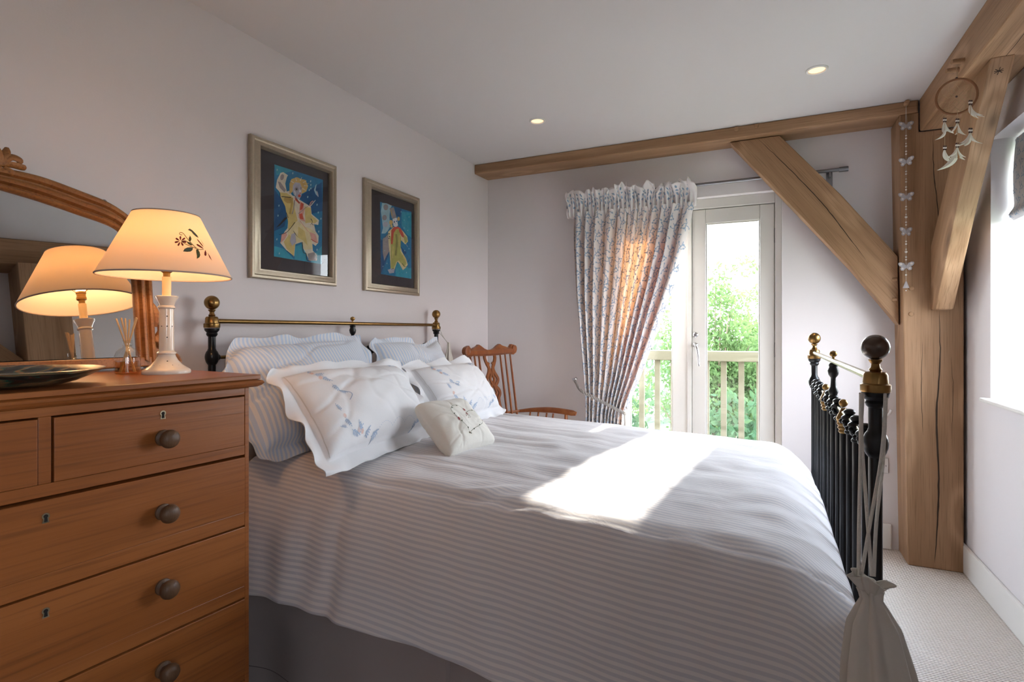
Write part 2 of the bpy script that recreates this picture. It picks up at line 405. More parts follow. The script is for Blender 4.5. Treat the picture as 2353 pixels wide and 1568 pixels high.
def window(i, y0, y1):
    b = MB(); x0, x1 = 3.02, 3.08
    b.box(x0, x1, y0, y0+.06, WZ0, WZ1).box(x0, x1, y1-.06, y1, WZ0, WZ1).box(x0, x1, y0+.06, y1-.06, WZ0, WZ0+.07).box(x0, x1, y0+.06, y1-.06, WZ1-.06, WZ1)
    ym = (y0+y1)/2
    if y1-y0 > .5: b.box(x0, x1, ym-.03, ym+.03, WZ0+.07, WZ1-.06)
    r = struct(b.build('window_%d' % i, M_white, smooth=0, bevel=.005))
    MB().box(3.045, 3.05, y0+.06, y1-.06, WZ0+.07, WZ1-.06).build('window_glass', M_glass, r, smooth=0)
    MB().box(2.765, 3.02, y0-.03, y1+.03, WZ0, WZ0+.018).build('window_sill', M_white, r, smooth=0, bevel=.006)
    return r
window(1, WY0, WY1)
window(2, -.95, -.49)  # invented window out of view, added to brighten the near side of the room

# French doors
DYF, DY = 3.665, 3.68
b = MB().box(DX0, DX0+.042, DYF, DYF+.09, 0, DZ).box(DX1-.036, DX1, DYF, DYF+.09, 0, DZ).box(DX0+.042, DX1-.036, DYF, DYF+.09, 1.995, DZ).box(DX0, DX1, YF+.02, YF+.3, -.02, .02).box(DX0+.03, DX0+.060, DY+.047, DYF+.09, .02, 2.0).box(DX1-.056, DX1-.03, DY+.047, DYF+.09, .02, 2.0).box(DX0+.03, DX1-.03, DY+.047, DYF+.09, 1.97, 2.01)
door = struct(b.build('door_1', M_door, smooth=0, bevel=.004))
def leaf(x0, x1, g0, g1, name):
    b = MB(); y0, y1 = DY, DY+.045
    b.box(x0, g0, y0, y1, .02, 1.992).box(g1, x1, y0, y1, .02, 1.992).box(g0, g1, y0, y1, .02, .22).box(g0, g1, y0, y1, 1.90, 1.992)
    for (a, c, d, e) in ((g0, g0+.008, .22, 1.90), (g1-.008, g1, .22, 1.90), (g0+.008, g1-.008, .22, .228), (g0+.008, g1-.008, 1.892, 1.90)): b.box(a, c, y0+.008, y0+.02, d, e)
    o = b.build(name, M_door, door, smooth=0, bevel=.004)
    MB().box(g0, g1, y0+.02, y0+.026, .22, 1.90).build('door_glass', M_glass, o, smooth=0)
    return o
lf = leaf(.974, 1.456, 1.055, 1.335, 'door_leaf'); rf_ = leaf(1.4575, 1.938, 1.541, 1.857, 'door_leaf')
MB().box(1.428, 1.4555, DY-.012, DY-.001, .03, 1.985).build('astragal', M_door, lf, smooth=0, bevel=.003)
h = MB().lathe([(.017, 0), (.017, .004), (.010, .008), (.010, .016)], (1.478, DY, 1.185), 20, 0, (0, -1, 0)).build('lock_escutcheon', M_chrome, rf_)
b = MB().lathe([(.015, 0), (.015, .005), (.009, .008), (.009, .038)], (1.478, DY, 1.12), 16, 0, (0, -1, 0))
b.tube(cr([(1.478, DY-.036, 1.125), (1.486, DY-.048, 1.112), (1.497, DY-.05, 1.08), (1.500, DY-.048, 1.04), (1.502, DY-.046, 1.005), (1.505, DY-.052, .985)], 6), [.006+.003*math.sin(math.pi*k/30) for k in range(31)], 10)
b.build('door_handle', M_chrome, rf_)
for z in (.25, 1.05, 1.75):
    MB().tube([(1.944, DY-.004, z), (1.944, DY-.004, z+.09)], .006, 8).build('hinge', M_steel, rf_)

# ================================================================== oak frame
def timber(name, label, cat, poly, ext, axis_pts, cracks=(), pegs=(), bevel=.006, jitter=0):
    """poly: outline in world space, ext: extrusion vector; axis_pts: two points giving the grain direction (becomes local x)"""
    a, bb = Vector(axis_pts[0]), Vector(axis_pts[1]); xd = (bb-a).normalized()
    e = Vector(ext).normalized(); e = e - xd*e.dot(xd); e = e.normalized() if e.length > .1 else (Vector((0, 0, 1))-xd*xd.z if abs(xd.z) < .9 else Vector((0, 1, 0))).normalized(); yd = e; zd = xd.cross(yd)
    M = Matrix((xd, yd, zd)).transposed().to_4x4(); M.translation = a
    me_b = MB().prism(poly, ext)
    o = bpy.data.objects.new(name, bpy.data.meshes.new(name)); COL.objects.link(o); o.matrix_world = M; W[o] = M
    inv = M.inverted(); o.data.from_pydata([tuple(inv @ p) for p in me_b.v], [], me_b.f)
    o.data.materials.append(M_oak); o.data.update()
    bv = o.modifiers.new('bevel', 'BEVEL'); bv.width = bevel; bv.segments = 2; bv.limit_method = 'ANGLE'
    for (pts, wid, nrm) in cracks:     # an open shake in the face of the timber
        c = MB(); n = Vector(nrm).normalized(); P = cr(pts, 8); K = len(P)-1; tp = []; bt = []
        for i, p in enumerate(P):
            d = (P[min(K, i+1)]-P[max(0, i-1)]).normalized(); s = d.cross(n); t = i/K
            ww = wid*(math.sin(math.pi*min(1, max(0, t)))**.7)*(.6+.5*abs(nz(i*.7, wid*900)))+.0003
            q = p+n*.0008+s*(.003*nz(i*.9, 3.1)); tp.append(q+s*ww/2); bt.append(q-s*ww/2)
        for i in range(K):
            k = c.add([tp[i], tp[i+1], bt[i+1], bt[i]]); c.face([k, k+1, k+2, k+3])
        c.build('shake', M_crack, o, smooth=0)
    for (p, n, r, l) in pegs:
        MB().lathe([(r, -.01), (r*.96, l*.8), (r*.8, l)], p, 10, 0, n).build('peg', M_oak, o)
    return tag(o, label, cat)
YB = 3.40
timber('oak_beam', 'long horizontal oak beam under the ceiling along the far wall above the curtain', 'beam',
       [(0, YB, 2.333), (0, YF, 2.340), (0, YF, 2.40), (0, YB, 2.40)], (2.60, 0, 0), ((0, YB, 2.36), (1, YB, 2.36)),
       pegs=[(at_y(1692, 297, YB), (0, -1, 0), .012, .018), (at_y(1738, 290, YB), (0, -1, 0), .012, .012), (at_y(2082, 240, YB), (0, -1, .1), .013, .03)], bevel=.008)
timber('oak_post', 'thick upright oak corner post standing on the carpet at the far right', 'post',
       [(2.554, YB, 0), (2.785, YB, 0), (2.785, YB, 2.233), (2.601, YB, 2.233), (2.601, YB, 2.333), (2.518, YB, 2.333)], (0, YF-YB-.001, 0), ((2.66, YB, 0), (2.66, YB, 1)),
       cracks=[([at_y(2158, 715, YB), at_y(2160, 830, YB), at_y(2152, 960, YB), at_y(2157, 1100, YB), at_y(2153, 1220, YB), at_y(2147, 1295, YB)], .011, (0, -1, 0)),
               ([at_y(2143, 310, YB), at_y(2146, 400, YB), at_y(2155, 480, YB), at_y(2158, 560, YB)], .005, (0, -1, 0)),
               ([at_y(2120, 780, YB), at_y(2117, 900, YB), at_y(2121, 1000, YB)], .003, (0, -1, 0)),
               ([at_y(2185, 820, YB), at_y(2190, 900, YB), at_y(2186, 1010, YB)], .002, (0, -1, 0))],
       pegs=[(at_y(2094, 663, YB), (0, -1, 0), .012, .006), (at_y(2094, 722, YB), (0, -1, 0), .012, .006)], bevel=.005)
timber('oak_beam', 'deep oak beam under the ceiling along the right wall above the window', 'beam',
       [(2.603, YN, 2.233), (XR, YN, 2.233), (XR, YN, 2.40), (2.603, YN, 2.40)], (0, YB-YN-.001, 0), ((2.7, YN, 2.3), (2.7, 0, 2.3)),
       cracks=[([at_x(2219, 236, 2.602), at_x(2180, 300, 2.602), at_x(2150, 312, 2.602)], .001, (-1, 0, 0)), ([(2.70, 2.86, 2.232), (2.69, 2.3, 2.232), (2.71, 1.9, 2.232)], .003, (0, 0, -1))],
       pegs=[(at_x(2216, 139, 2.603), (-1, -.25, -.05), .011, .045), (at_x(2203, 160, 2.603), (-1, -.25, -.05), .011, .045)], bevel=.008)
XA, XB = 2.65, 2.722   # brace between post and side beam
lo = [(1.640, YB), (1.316, YB)]
brace_r = timber('oak_brace', 'oak brace slanting from the corner post up to the right wall beam', 'brace',
       [(XA, YB, 1.64), (XA, YB, 1.316), (XA, 3.32, 1.316), (XA, 2.98, 1.77), (XA, 2.593, 2.233), (XA, 2.834, 2.233), (XA, 3.12, 1.93)], (XB-XA, 0, 0), ((XA, 3.4, 1.5), (XA, 2.75, 2.25)),
       cracks=[], pegs=[], bevel=.004)
pa, pb = Vector((0, 2.98, 1.77)), Vector((0, 2.593, 2.233)); dd = (pb-pa).normalized(); nn = Vector((0, -dd.z, dd.y)); nn = nn if nn.y < 0 else -nn
rr_ = ray(2295, 163); hit = CAM+rr_*((pa-CAM).dot(nn)/rr_.dot(nn)); b = MB()
for a_ in (.5, -.6, 1.45, 0):
    L_ = Vector((1, 0, 0))*math.cos(a_)+dd*math.sin(a_); S_ = L_.cross(nn)*.0012; k_ = b.add([hit+nn*.001+L_*.014+S_, hit+nn*.001-L_*.014+S_, hit+nn*.001-L_*.014-S_, hit+nn*.001+L_*.014-S_]); b.face([k_, k_+1, k_+2, k_+3])
b.build('carpenters_mark', M_crack, brace_r, smooth=0)
BY = 3.46
timber('oak_brace', 'oak brace slanting from the corner post to the far beam, crossing the curtain pole', 'brace',
       [at_y(1677, 327, BY), at_y(1791, 311, BY), at_y(1935, 450, BY), at_y(2063, 589, BY), at_y(2066, 748, BY), at_y(1958, 620, BY), at_y(1815, 470, BY)], (0, .085, 0), (at_y(1730, 330, BY), at_y(2050, 690, BY)),
       cracks=[([at_y(1740, 318, BY), at_y(1790, 365, BY), at_y(1850, 425, BY), at_y(1900, 480, BY), at_y(1950, 545, BY), at_y(1990, 598, BY)], .006, (0, -1, 0))],
       pegs=[(at_y(2056, 643, BY), (1, -.3, 0), .010, .012), (at_y(2056, 689, BY), (1, -.3, 0), .010, .012)], bevel=.004)
# the rest of the frame, seen in the overmantel mirror
timber('oak_post', 'oak post against the right wall, seen only in the mirror behind the lamp', 'post',
       [(2.56, 1.28, 0), (XR-.003, 1.28, 0), (XR-.003, 1.52, 0), (2.56, 1.52, 0)], (0, 0, 2.232), ((2.6, 1.4, 0), (2.6, 1.4, 1)), bevel=.005)
timber('oak_brace', 'oak brace beside the mirrored post, slanting up to the right wall beam', 'brace',
       [(XA, 1.279, 1.64), (XA, 1.279, 1.316), (XA, .47, 2.233), (XA, .71, 2.233)], (XB-XA, 0, 0), ((XA, 1.28, 1.5), (XA, .6, 2.25)), bevel=.004)

# ceiling downlights
for (x, y, lab) in ((.719, 2.835, 'round recessed ceiling downlight above the pillows, nearer the left wall'), (2.098, 2.818, 'round recessed ceiling downlight nearer the oak corner post')):
    t = thing('ceiling_spotlight', lab, 'ceiling light', (x, y, ZC), 0, 'recessed ceiling downlights')
    MB().lathe([(.046, 0), (.046, -.004), (.042, -.007), (.036, -.006), (.034, -.001)], (x, y, ZC), 32, caps=False).build('trim_ring', M_white, t)
    MB().lathe([(.034, -.0012), (.02, -.002), (.0005, -.0025)], (x, y, ZC), 24, caps=False).build('lamp', M_spot, t)
    l = bpy.data.lights.new('spot', 'SPOT'); l.energy = 5; l.color = (1, .72, .45); l.spot_size = R(80); l.spot_blend = .6; l.shadow_soft_size = .03
    lo_ = bpy.data.objects.new('spot_light', l); COL.objects.link(lo_); lo_.parent = t; lo_.location = (0, 0, -.012)

# wall sockets on the far wall
def socket(u0, u1, v0, v1, lab):
    a = at_y(u0, v0, YF); c = at_y(u1, v1, YF)
    t = thing('wall_socket', lab, 'socket', ((a.x+c.x)/2, YF, (a.z+c.z)/2))
    z0, z1 = 1.21-.0, 0
    zc = (a.z+c.z)/2; hh = .043
    MB().box(a.x, c.x, YF-.010, YF-.0005, zc-hh, zc+hh).build('face_plate', M_plate, t, smooth=0, bevel=.003)
    for x in (a.x+.012, c.x-.012): MB().lathe([(.003, 0), (.003, .0012)], (x, YF-.010, zc), 10, 0, (0, -1, 0)).build('screw', M_steel, t)
    MB().box((a.x+c.x)/2-.012, (a.x+c.x)/2+.012, YF-.014, YF-.0095, zc-.016, zc+.016).build('rocker_switch', M_plate, t, smooth=0, bevel=.002)
socket(2010, 2041, 1052, 1087, 'small white wall plate beside the oak corner post, behind the near bedpost')
socket(1925, 1985, 1055, 1090, 'wider white wall plate seen between the black footboard bars')

# ================================================================== outside
struct(MB().box(-40, 45, -40, 70, -2.8, -2.7).build('lawn', M_lawn, smooth=0))
struct(MB().box(-1.0, 4.5, 3.92, 4.98, -.12, -.02).build('balcony_deck', M_deck, smooth=0))
t = thing('balcony_railing', 'weathered timber balcony railing with square balusters outside the glass doors', 'railing', (1.5, 4.9, -.02))
MB().box(-1.0, 4.5, 4.84, 4.96, .955, 1.04).build('handrail', M_deck, t, smooth=0, bevel=.006)
MB().box(-1.0, 4.5, 4.87, 4.93, .06, .12).build('bottom_rail', M_deck, t, smooth=0, bevel=.004)
x0b = at_y(1663, 900, 4.9).x
k = -18
while True:
    x = x0b + .137*k; k += 1
    if x > 4.4: break
    if x < -.9: continue
    MB().box(x-.022, x+.022, 4.878, 4.922, .121, .954).build('baluster', M_deck, t, smooth=0)
rnd = random.Random(5)
def leaves(b, c, rx, rz, n, s, rnd, mat=0):
    for _ in range(n):
        while True:
            p = Vector((rnd.uniform(-1, 1), rnd.uniform(-1, 1), rnd.uniform(-1, 1)))
            if .25 < p.length < 1: break
        p = Vector((p.x*rx, p.y*rx, p.z*rz)) + c
        d = Vector((rnd.gauss(0, 1), rnd.gauss(0, 1), rnd.gauss(0, .6))).normalized(); e = d.orthogonal().normalized()
        e.rotate(Matrix.Rotation(rnd.uniform(0, 6.28), 3, d)); g = d.cross(e); q = s*rnd.uniform(.6, 1.3)
        k = b.add([p-e*q, p+g*q*.45+d*q*.1, p+e*q, p-g*q*.45+d*q*.1]); b.face([k, k+1, k+2, k+3], mat)
def tree(x, y, h, cr_, lab, ml, dens=1, seed=1, s=.06, bare=.35):
    rnd = random.Random(seed); t = thing('garden_tree', lab, 'tree', (x, y, -2.7))
    tb = MB(); fb = MB(); base = Vector((x, y, -2.7))
    top = base+Vector((.2, 0, h*.55)); tb.tube(cr([base, base+Vector((.08, 0, h*.25)), top], 5), [.10-.004*i for i in range(11)], 7)
    for i in range(34):
        f = rnd.uniform(.18, .55); st = base+Vector((.1, 0, h*f)); a = rnd.uniform(0, 6.283); rr = rnd.uniform(.35, 1)*cr_
        e = Vector((x+rr*math.cos(a), y+rr*math.sin(a), -2.7+h*rnd.uniform(max(.45, bare), 1.0)-rr*.25))
        mid = st.lerp(e, .5)+Vector((0, 0, -.12*h*(1-f)*.5)); P = cr([st, mid, e], 4); tb.tube(P, [.038-.0038*j for j in range(9)], 5)
        for q in P[3:]:
            leaves(fb, q+Vector((rnd.uniform(-.2, .2), rnd.uniform(-.2, .2), rnd.uniform(-.1, .2))), .30, .22, int(75*dens), s, rnd)
    tb.build('trunk', M_bark, t); fb.build('foliage', ml, t, smooth=0)
tree(.95, 11.0, 5.3, 1.5, 'light airy tree rising behind the balcony railing, in the middle of the right door glass', M_leaf1, 1.3, 3, .048)
tree(2.55, 14.6, 5.5, 1.3, 'green tree at the right edge of the right door glass', M_leaf1, 1.2, 8, .048)
tree(-2.5, 13.2, 5.0, 1.6, 'pale green tree seen through the left door glass beside the curtain', M_leaf1, .9, 12)
def bush(x, y, r, h, lab, ml, seed):
    rnd = random.Random(seed); t = thing('garden_bush', lab, 'bush', (x, y, -2.7)); fb = MB()
    for i in range(60):
        a = rnd.uniform(0, 6.283); rr = r*math.sqrt(rnd.random()); z = rnd.uniform(.15, 1)*h*(1-.35*(rr/r)**2)
        leaves(fb, Vector((x+rr*math.cos(a), y+rr*math.sin(a), -2.7+z)), .42, .34, 90, .075, rnd)
    fb.build('foliage', ml, t, smooth=0); sb = MB()
    for i in range(6): sb.tube([(x, y, -2.7), (x+rnd.uniform(-.5, .5), y+rnd.uniform(-.5, .5), -2.7+h*.6)], [.04, .015], 6)
    sb.build('stems', M_bark, t)
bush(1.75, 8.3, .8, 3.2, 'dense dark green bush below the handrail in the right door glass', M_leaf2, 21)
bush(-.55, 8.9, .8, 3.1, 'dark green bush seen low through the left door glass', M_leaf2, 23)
hb = MB(); rnd = random.Random(77)
for i in range(240):
    leaves(hb, Vector((rnd.uniform(-22, 22), rnd.uniform(24, 27), rnd.uniform(-2.4, .7))), 1.2, .9, 70, .16, rnd)
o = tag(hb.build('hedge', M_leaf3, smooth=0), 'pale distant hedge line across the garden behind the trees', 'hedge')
# shrubs beyond the side window
bush(6.2, 3.2, 2.0, 5.0, 'green bush outside the right wall window, mirrored in the larger picture', M_leaf2, 31)
# ================================================================== brass and iron bed
HX, FX, PY0, PY1 = .08, 2.085, 1.31, 2.78
bed = thing('double_bed', 'black iron double bed with brass knobs and rails on headboard and footboard', 'bed', (1.08, 2.045, 0))
def bedpost(x, y, zc, dark=False):
    b = MB(); fl = [(-.092, .025), (-.100, .0235), (-.108, .017), (-.113, .019), (-.119, .0165), (-.123, .0125)]
    prof = [(.018, .0)] + [(.0125, .06), (.0125, zc-.222), (.0125, zc-.224), (.0150, zc-.221), (.0195, zc-.213), (.0225, zc-.203), (.0232, zc-.195), (.0222, zc-.186), (.0190, zc-.177), (.0145, zc-.171), (.0140, zc-.168), (.0125, zc-.165), (.0125, zc-.13)]
    prof += [(r, zc+z) for z, r in fl[::-1]]
    b.lathe(prof, (x, y, 0), 20); b.ball((x, y+(.020 if y < 2 else -.020), zc-.197), .0125, 10); o = b.build('post', M_black, bed, smooth=28)
    MB().lathe([(.0255, -.091), (.027, -.088), (.027, -.076), (.0225, -.073), (.0215, -.056), (.0185, -.051), (.010, -.049), (.012, -.045), (.0085, -.041), (.0075, -.034), (.012, -.028), (.0125, -.025)], (x, y, zc), 24).build('brass_cap', M_brass, o)
    MB().ball((x, y, zc), .0255, 16).build('knob', M_brassdark if dark else M_brass, o)
bedpost(HX, PY0, 1.312); bedpost(HX, PY1, 1.312)
bedpost(FX, PY0, 1.177, True); bedpost(FX, PY1, 1.177)
def bedend(x, zr, zl, mat):
    MB().tube([(x, PY0+.02, zr), (x, PY1-.02, zr)], .0085, 12).build('top_rail', mat, bed)
    MB().tube([(x, PY0+.015, zl), (x, PY1-.015, zl)], .0065, 10).build('lower_rail', mat, bed)
    MB().tube([(x, PY0+.012, .30), (x, PY1-.012, .30)], .012, 8).build('bottom_rail', M_black, bed)
    for k in range(1, 12):
        y = PY0+.1225*k
        o = MB().tube([(x, y, .305), (x, y, zl-.02)], .0095 if k % 2 == 0 else .0075, 10).build('bar', M_black, bed)
        if k in (4, 8):
            MB().lathe([(.0095, -.060), (.013, -.055), (.011, -.05), (.015, -.044), (.013, -.040), (.017, -.033), (.0155, -.028), (.019, -.018), (.015, -.008), (.008, .006), (.006, .012)], (x, y, zl), 16).build('brass_cup', M_brass, o)
            MB().ball((x, y, zl+.026), .0115, 12).build('brass_ball', M_brass, o)
        else:
            b = MB()
            for z, r in ((-.036, .0125), (-.018, .0155), (0, .020), (.017, .0145)): b.ball((x, y, zl+z), r, 10, 0, .62)
            for a in range(8):
                b.ball((x+.019*math.cos(a*math.pi/4), y+.019*math.sin(a*math.pi/4), zl-.008), .0065, 6)
            b.build('casting', M_black, o)
        if k == 6:
            MB().lathe([(.010, zl+.02), (.015, zl+.035), (.009, zl+.05), (.0075, zl+.07), (.0075, zr-.055), (.014, zr-.045), (.0165, zr-.032), (.012, zr-.02), (.014, zr-.012), (.010, zr-.006)], (x, y, 0), 14).build('spindle', M_black, bed)
            MB().lathe([(.004, .008), (.004, .013), (.0095, .017), (.0115, .023), (.0095, .030), (.001, .034)], (x, y, zr), 12).build('finial', M_brass, bed)
bedend(HX, 1.246, 1.114, M_brass)
bedend(FX, 1.112, .978, M_brassp)
for y in (PY0+.02, PY1-.02): MB().box(HX+.01, FX-.01, y-.012, y+.012, .26, .32).build('side_rail', M_black, bed, smooth=0)
MB().box(.14, 2.03, 1.35, 2.74, .325, .60).build('mattress', M_cotton, bed, smooth=0, bevel=.06, seg=4)

# ------------------------------------------------------------------ valance
def val(u, v):
    x = lerp(.10, 2.05, u); z = lerp(.405, .012, v)
    y = 1.285-.02*v-.012*v*math.sin(x*9+.6)-.010*v*math.sin(x*23+2)
    d = x-1.09
    if abs(d) < .035: y += .022*(1-abs(d)/.035)*(.3+.7*v)*(1 if d > -.006 else .25)
    y -= .015*math.exp(-((x-.62)/.12)**2)*v
    return (x, y, z)
b = MB().grid(val, 260, 14, 0)
for i in range(400):
    u0 = i/400; p, q = Vector(val(u0, .80)), Vector(val(u0+.0016, .80)); k_ = b.add([p+V(0, -.0018, .0012), q+V(0, -.0018, .0012), q+V(0, -.0018, -.0012), p+V(0, -.0018, -.0012)]); b.face([k_, k_+1, k_+2, k_+3], 1)
o = tag(b.build('bed_valance', [M_valance, M_dark]), 'plain dusky grey pleated valance hanging below the duvet', 'valance')

# ------------------------------------------------------------------ duvet
XD0, XD1 = .28, 2.055
HEM = [(.28, .438), (.9, .440), (1.10, .428), (1.3, .398), (1.45, .372), (1.7, .345), (2.1, .33)]
def ztop(x): return .772-.058*(x-.45)/1.6
def dprof(x):
    zt = ztop(x); e = max(0, (x-1.90)/.155); zt -= .10*e*e if e < 1 else .10
    hz = ip(HEM, x); sg = .012*math.sin(x*5.1)+.010*math.sin(x*11+1)
    return cr(
              [(2.838, .46, 0), (2.836, .58, 0), (2.825, zt-.085, 0), (2.76, zt-.027, 0), (2.45, zt+.002, 0), (2.05, zt+.016, 0), (1.65, zt+.012, 0), (1.44, zt+.008, 0), (1.345, zt-.004, 0), (1.275, zt-.045, 0), (1.21, zt-.11, 0), (1.17, zt-.19, 0), (1.145+sg*.5, lerp(zt-.19, hz, .5), 0), (1.115+sg, hz, 0)], 10)
_pc = {}
def dpoint(x, t):     # t 0..1 from the far hem to the near hem by arc length
    key = round(x, 4)
    if key not in _pc:
        P = dprof(x); L = [0]
        for a, c in zip(P, P[1:]): L.append(L[-1]+(c-a).length)
        _pc[key] = (P, L)
    P, L = _pc[key]; s = t*L[-1]
    import bisect
    i = min(len(L)-2, max(0, bisect.bisect(L, s)-1)); k = (s-L[i])/max(1e-9, L[i+1]-L[i])
    p = P[i].lerp(P[i+1], k); return p.x, p.y, s, L[-1]
def duvet(u, v):
    x = lerp(XD0, XD1, u); y, z, s, L = dpoint(x, v)
    top = ztop(x)+.016; dep = max(0, top-z); near = y < 1.32; far = y > 2.7
    hang = min(1, dep/.12) if near else 0
    X = x
    if near: X += max(0, (x-1.75)/.3)**2*dep*.42              # corner flares past the footboard post
    if x > 1.97 and not near: X -= 0
    # soft quilted creases, deeper folds where the cloth hangs
    w_ = .010*nz(x*2.3, y*5.5, 1.3)+.006*nz(x*7, y*9, 4.1)*(1-hang)
    w_ += .0045*nz(x*3+y*11, y*3-x*9, 8.8)*(1-hang)
    # creases running from the pillows toward the foot
    if not near and not far: w_ += .006*math.exp(-max(0, x-.7)/.7)*abs(nz(x*1.6, y*17, 2.2))*2-.003
    cx_, cy_ = (x-1.16)*.8+(y-1.36)*.6, -(x-1.16)*.6+(y-1.36)*.8      # short pulled creases on the bed edge
    w_ +=   .0050*math.exp(-(cx_/.11)**2-(cy_/.075)**2)*math.sin(cy_*75+3*nz(cx_*9, 2.2, 1))
    f = hang*(.012*nz(x*3.1+z*2.0, z*1.5, 6.1)+.006*nz(x*9+z*5, z*2, 2.1)+.0035*math.exp(-((x-.80-.25*(.7-z))/.03)**2)-.0035*math.exp(-((x-.75-.25*(.7-z))/.025)**2)+.0035*math.sin(x*46+z*9)*math.exp(-((x-.66)/.20)**2)*min(1, dep/.2))
    if near: return (X, y-f*1.4+w_*.3, z+w_*(1-hang))
    return (X, y, z+w_*(1 if not far else .3))
b = MB().grid(duvet, 240, 260, 0, uvf=lambda u, v: (lerp(XD0, XD1, u), dpoint(lerp(XD0, XD1, u), v)[2]+.004*math.sin(u*5)), flip=True)
# foot edge tucked down inside the footboard
def dfoot(u, v):
    p = duvet(1, v); z2 = min(p[2], .42); dx = 0 if p[1] > 1.30 else -.02
    return (p[0]-.05*u*u+dx*u, p[1]+(.02*u if p[1] < 1.3 else 0), lerp(p[2], z2, u))
b.grid(dfoot, 8, 260, 0, uvf=lambda u, v: (XD1+u*.3, dpoint(XD1, v)[2]), flip=True)
o = tag(b.build('duvet', M_stripe, smooth=180, solid=.012), 'large white duvet with grey blue woven stripes draped over the bed', 'duvet')

# ------------------------------------------------------------------ pillows
def blend4(c, u, v): return c[0]*(1-u)*(1-v)+c[1]*u*(1-v)+c[2]*u*v+c[3]*(1-u)*v
class Pillow:
    def __init__(s, bl, br, tr, tl, T, fl, seed, sag=0, bow=0, pinch=.06, wr=1, fold=None, nflip=False):
        s.c = [Vector(p) for p in (bl, br, tr, tl)]; s.T = T; s.fl = fl; s.seed = seed; s.sag = sag; s.bow = bow; s.pinch = pinch; s.wr = wr; s.fold = fold
        s.W = ((s.c[1]-s.c[0]).length+(s.c[2]-s.c[3]).length)/2; s.H = ((s.c[3]-s.c[0]).length+(s.c[2]-s.c[1]).length)/2
        s.n = (s.c[1]-s.c[0]).cross(s.c[3]-s.c[0]).normalized()
    def pt(s, u, v, side):
        a, b = u*2-1, v*2-1
        fu, fv = s.fl/(s.W/2), s.fl/(s.H/2)
        ia, ib = min(1, abs(a)/(1-fu)), min(1, abs(b)/(1-fv))
        a2 = a*(1-s.pinch*(1-b*b)); b2 = b*(1-s.pinch*1.2*(1-a*a))
        cz = .085*(abs(a)**5)*(abs(b)**5); a2 *= 1-cz; b2 *= 1-cz*1.3
        body = max(0, 1-ia**2.4)**.5*max(0, 1-ib**2.4)**.5
        body = body**.85
        p = blend4(s.c, (a2+1)/2, (b2+1)/2)
        n1 = nz(a*1.7+s.seed, b*1.7, side)*.16+nz(a*4+s.seed*2, b*4, side*3)*.07
        cre = 0
        for k in range(5):       # creases running in from the corners and seams
            an = s.seed*1.7+k*1.3; cx, cy = math.cos(an), math.sin(an)
            q = a*cx+b*cy+.25*nz(a*2+k, b*2, s.seed); cre += math.exp(-((q-.35+.18*k)/.035)**2)*(.3+.7*max(ia, ib))
        c = side*s.T*body*(1+n1)
        c -= side*s.wr*.0045*cre*min(1, body*2)
        edge = max(ia, ib) >= 1
        e = max(abs(a), abs(b))
        if s.fl > 0:
            rp = (max(abs(a)-(1-fu), 0)/fu)**2 if fu else 0; rq = (max(abs(b)-(1-fv), 0)/fv)**2 if fv else 0
            r_ = min(1, math.sqrt(rp+rq)) if (rp+rq) > 0 else 0
            c += .020*r_*(nz(a*3.1+s.seed*3, b*3.1, 2.0)*2.2)+.002*r_*math.sin(a*9+b*11+s.seed)
        else:
            c += side*.002
        c += side*.0012
        p = p+s.n*(c+s.bow*(a*a*.5+b*b*.5)); p.z -= s.sag*(1-b2)*0
        if s.fold: p = s.fold(p, a, b)
        return p
    def mesh(s, nu=110, nv=80, uvr=True):
        b = MB(); uvf = (lambda u, v: (v*s.H, u*s.W))
        b.grid(lambda u, v: s.pt(u, v, 1), nu, nv, 0, uvf=uvf)
        b.grid(lambda u, v: s.pt(u, v, -1), nu, nv, 0, uvf=uvf, flip=True)
        # close the hem
        def rim(fn):
            b.grid(lambda u, v: fn(u).lerp(fn2(u), v), nu, 1, 0)
        for (fa) in (lambda t: (t, 0), lambda t: (t, 1), lambda t: (0, t), lambda t: (1, t)):
            b.grid(lambda u, v, fa=fa: s.pt(*fa(u), 1).lerp(s.pt(*fa(u), -1), v), nu, 1, 0, uvf=lambda u, v, fa=fa: (fa(u)[1]*s.H, fa(u)[0]*s.W))
        return b
    def surf(s, x, y, off=.0012):   # x,y metres from the lower left corner of the front
        u, v = x/s.W, y/s.H
        p = s.pt(u, v, 1); e = .004
        n = (s.pt(u+e, v, 1)-s.pt(u-e, v, 1)).cross(s.pt(u, v+e, 1)-s.pt(u, v-e, 1))
        n = n.normalized() if n.length > 0 else s.n
        return p+n*off
def petal(x, y, an, l, w_, n=5):
    ca, sa = math.cos(an), math.sin(an); o = []
    for i in range(n+1):
        t = i/n; o.append((t*l, w_*math.sin(math.pi*t)**.8))
    pts = o+[(t, -q) for t, q in o[-2:0:-1]]
    return [(x+t*ca-q*sa, y+t*sa+q*ca) for t, q in pts]
def stroke(pts, w0, w1=None):
    w1 = w0 if w1 is None else w1; K = len(pts)-1; quads = []; L, Rr = [], []
    for i, (x, y) in enumerate(pts):
        a = pts[max(0, i-1)]; c = pts[min(K, i+1)]; dx, dy = c[0]-a[0], c[1]-a[1]; l = math.hypot(dx, dy) or 1
        ww = lerp(w0, w1, i/K)/2; L.append((x-dy/l*ww, y+dx/l*ww)); Rr.append((x+dy/l*ww, y-dx/l*ww))
    for i in range(K): quads.append([L[i], Rr[i], Rr[i+1], L[i+1]])
    return quads
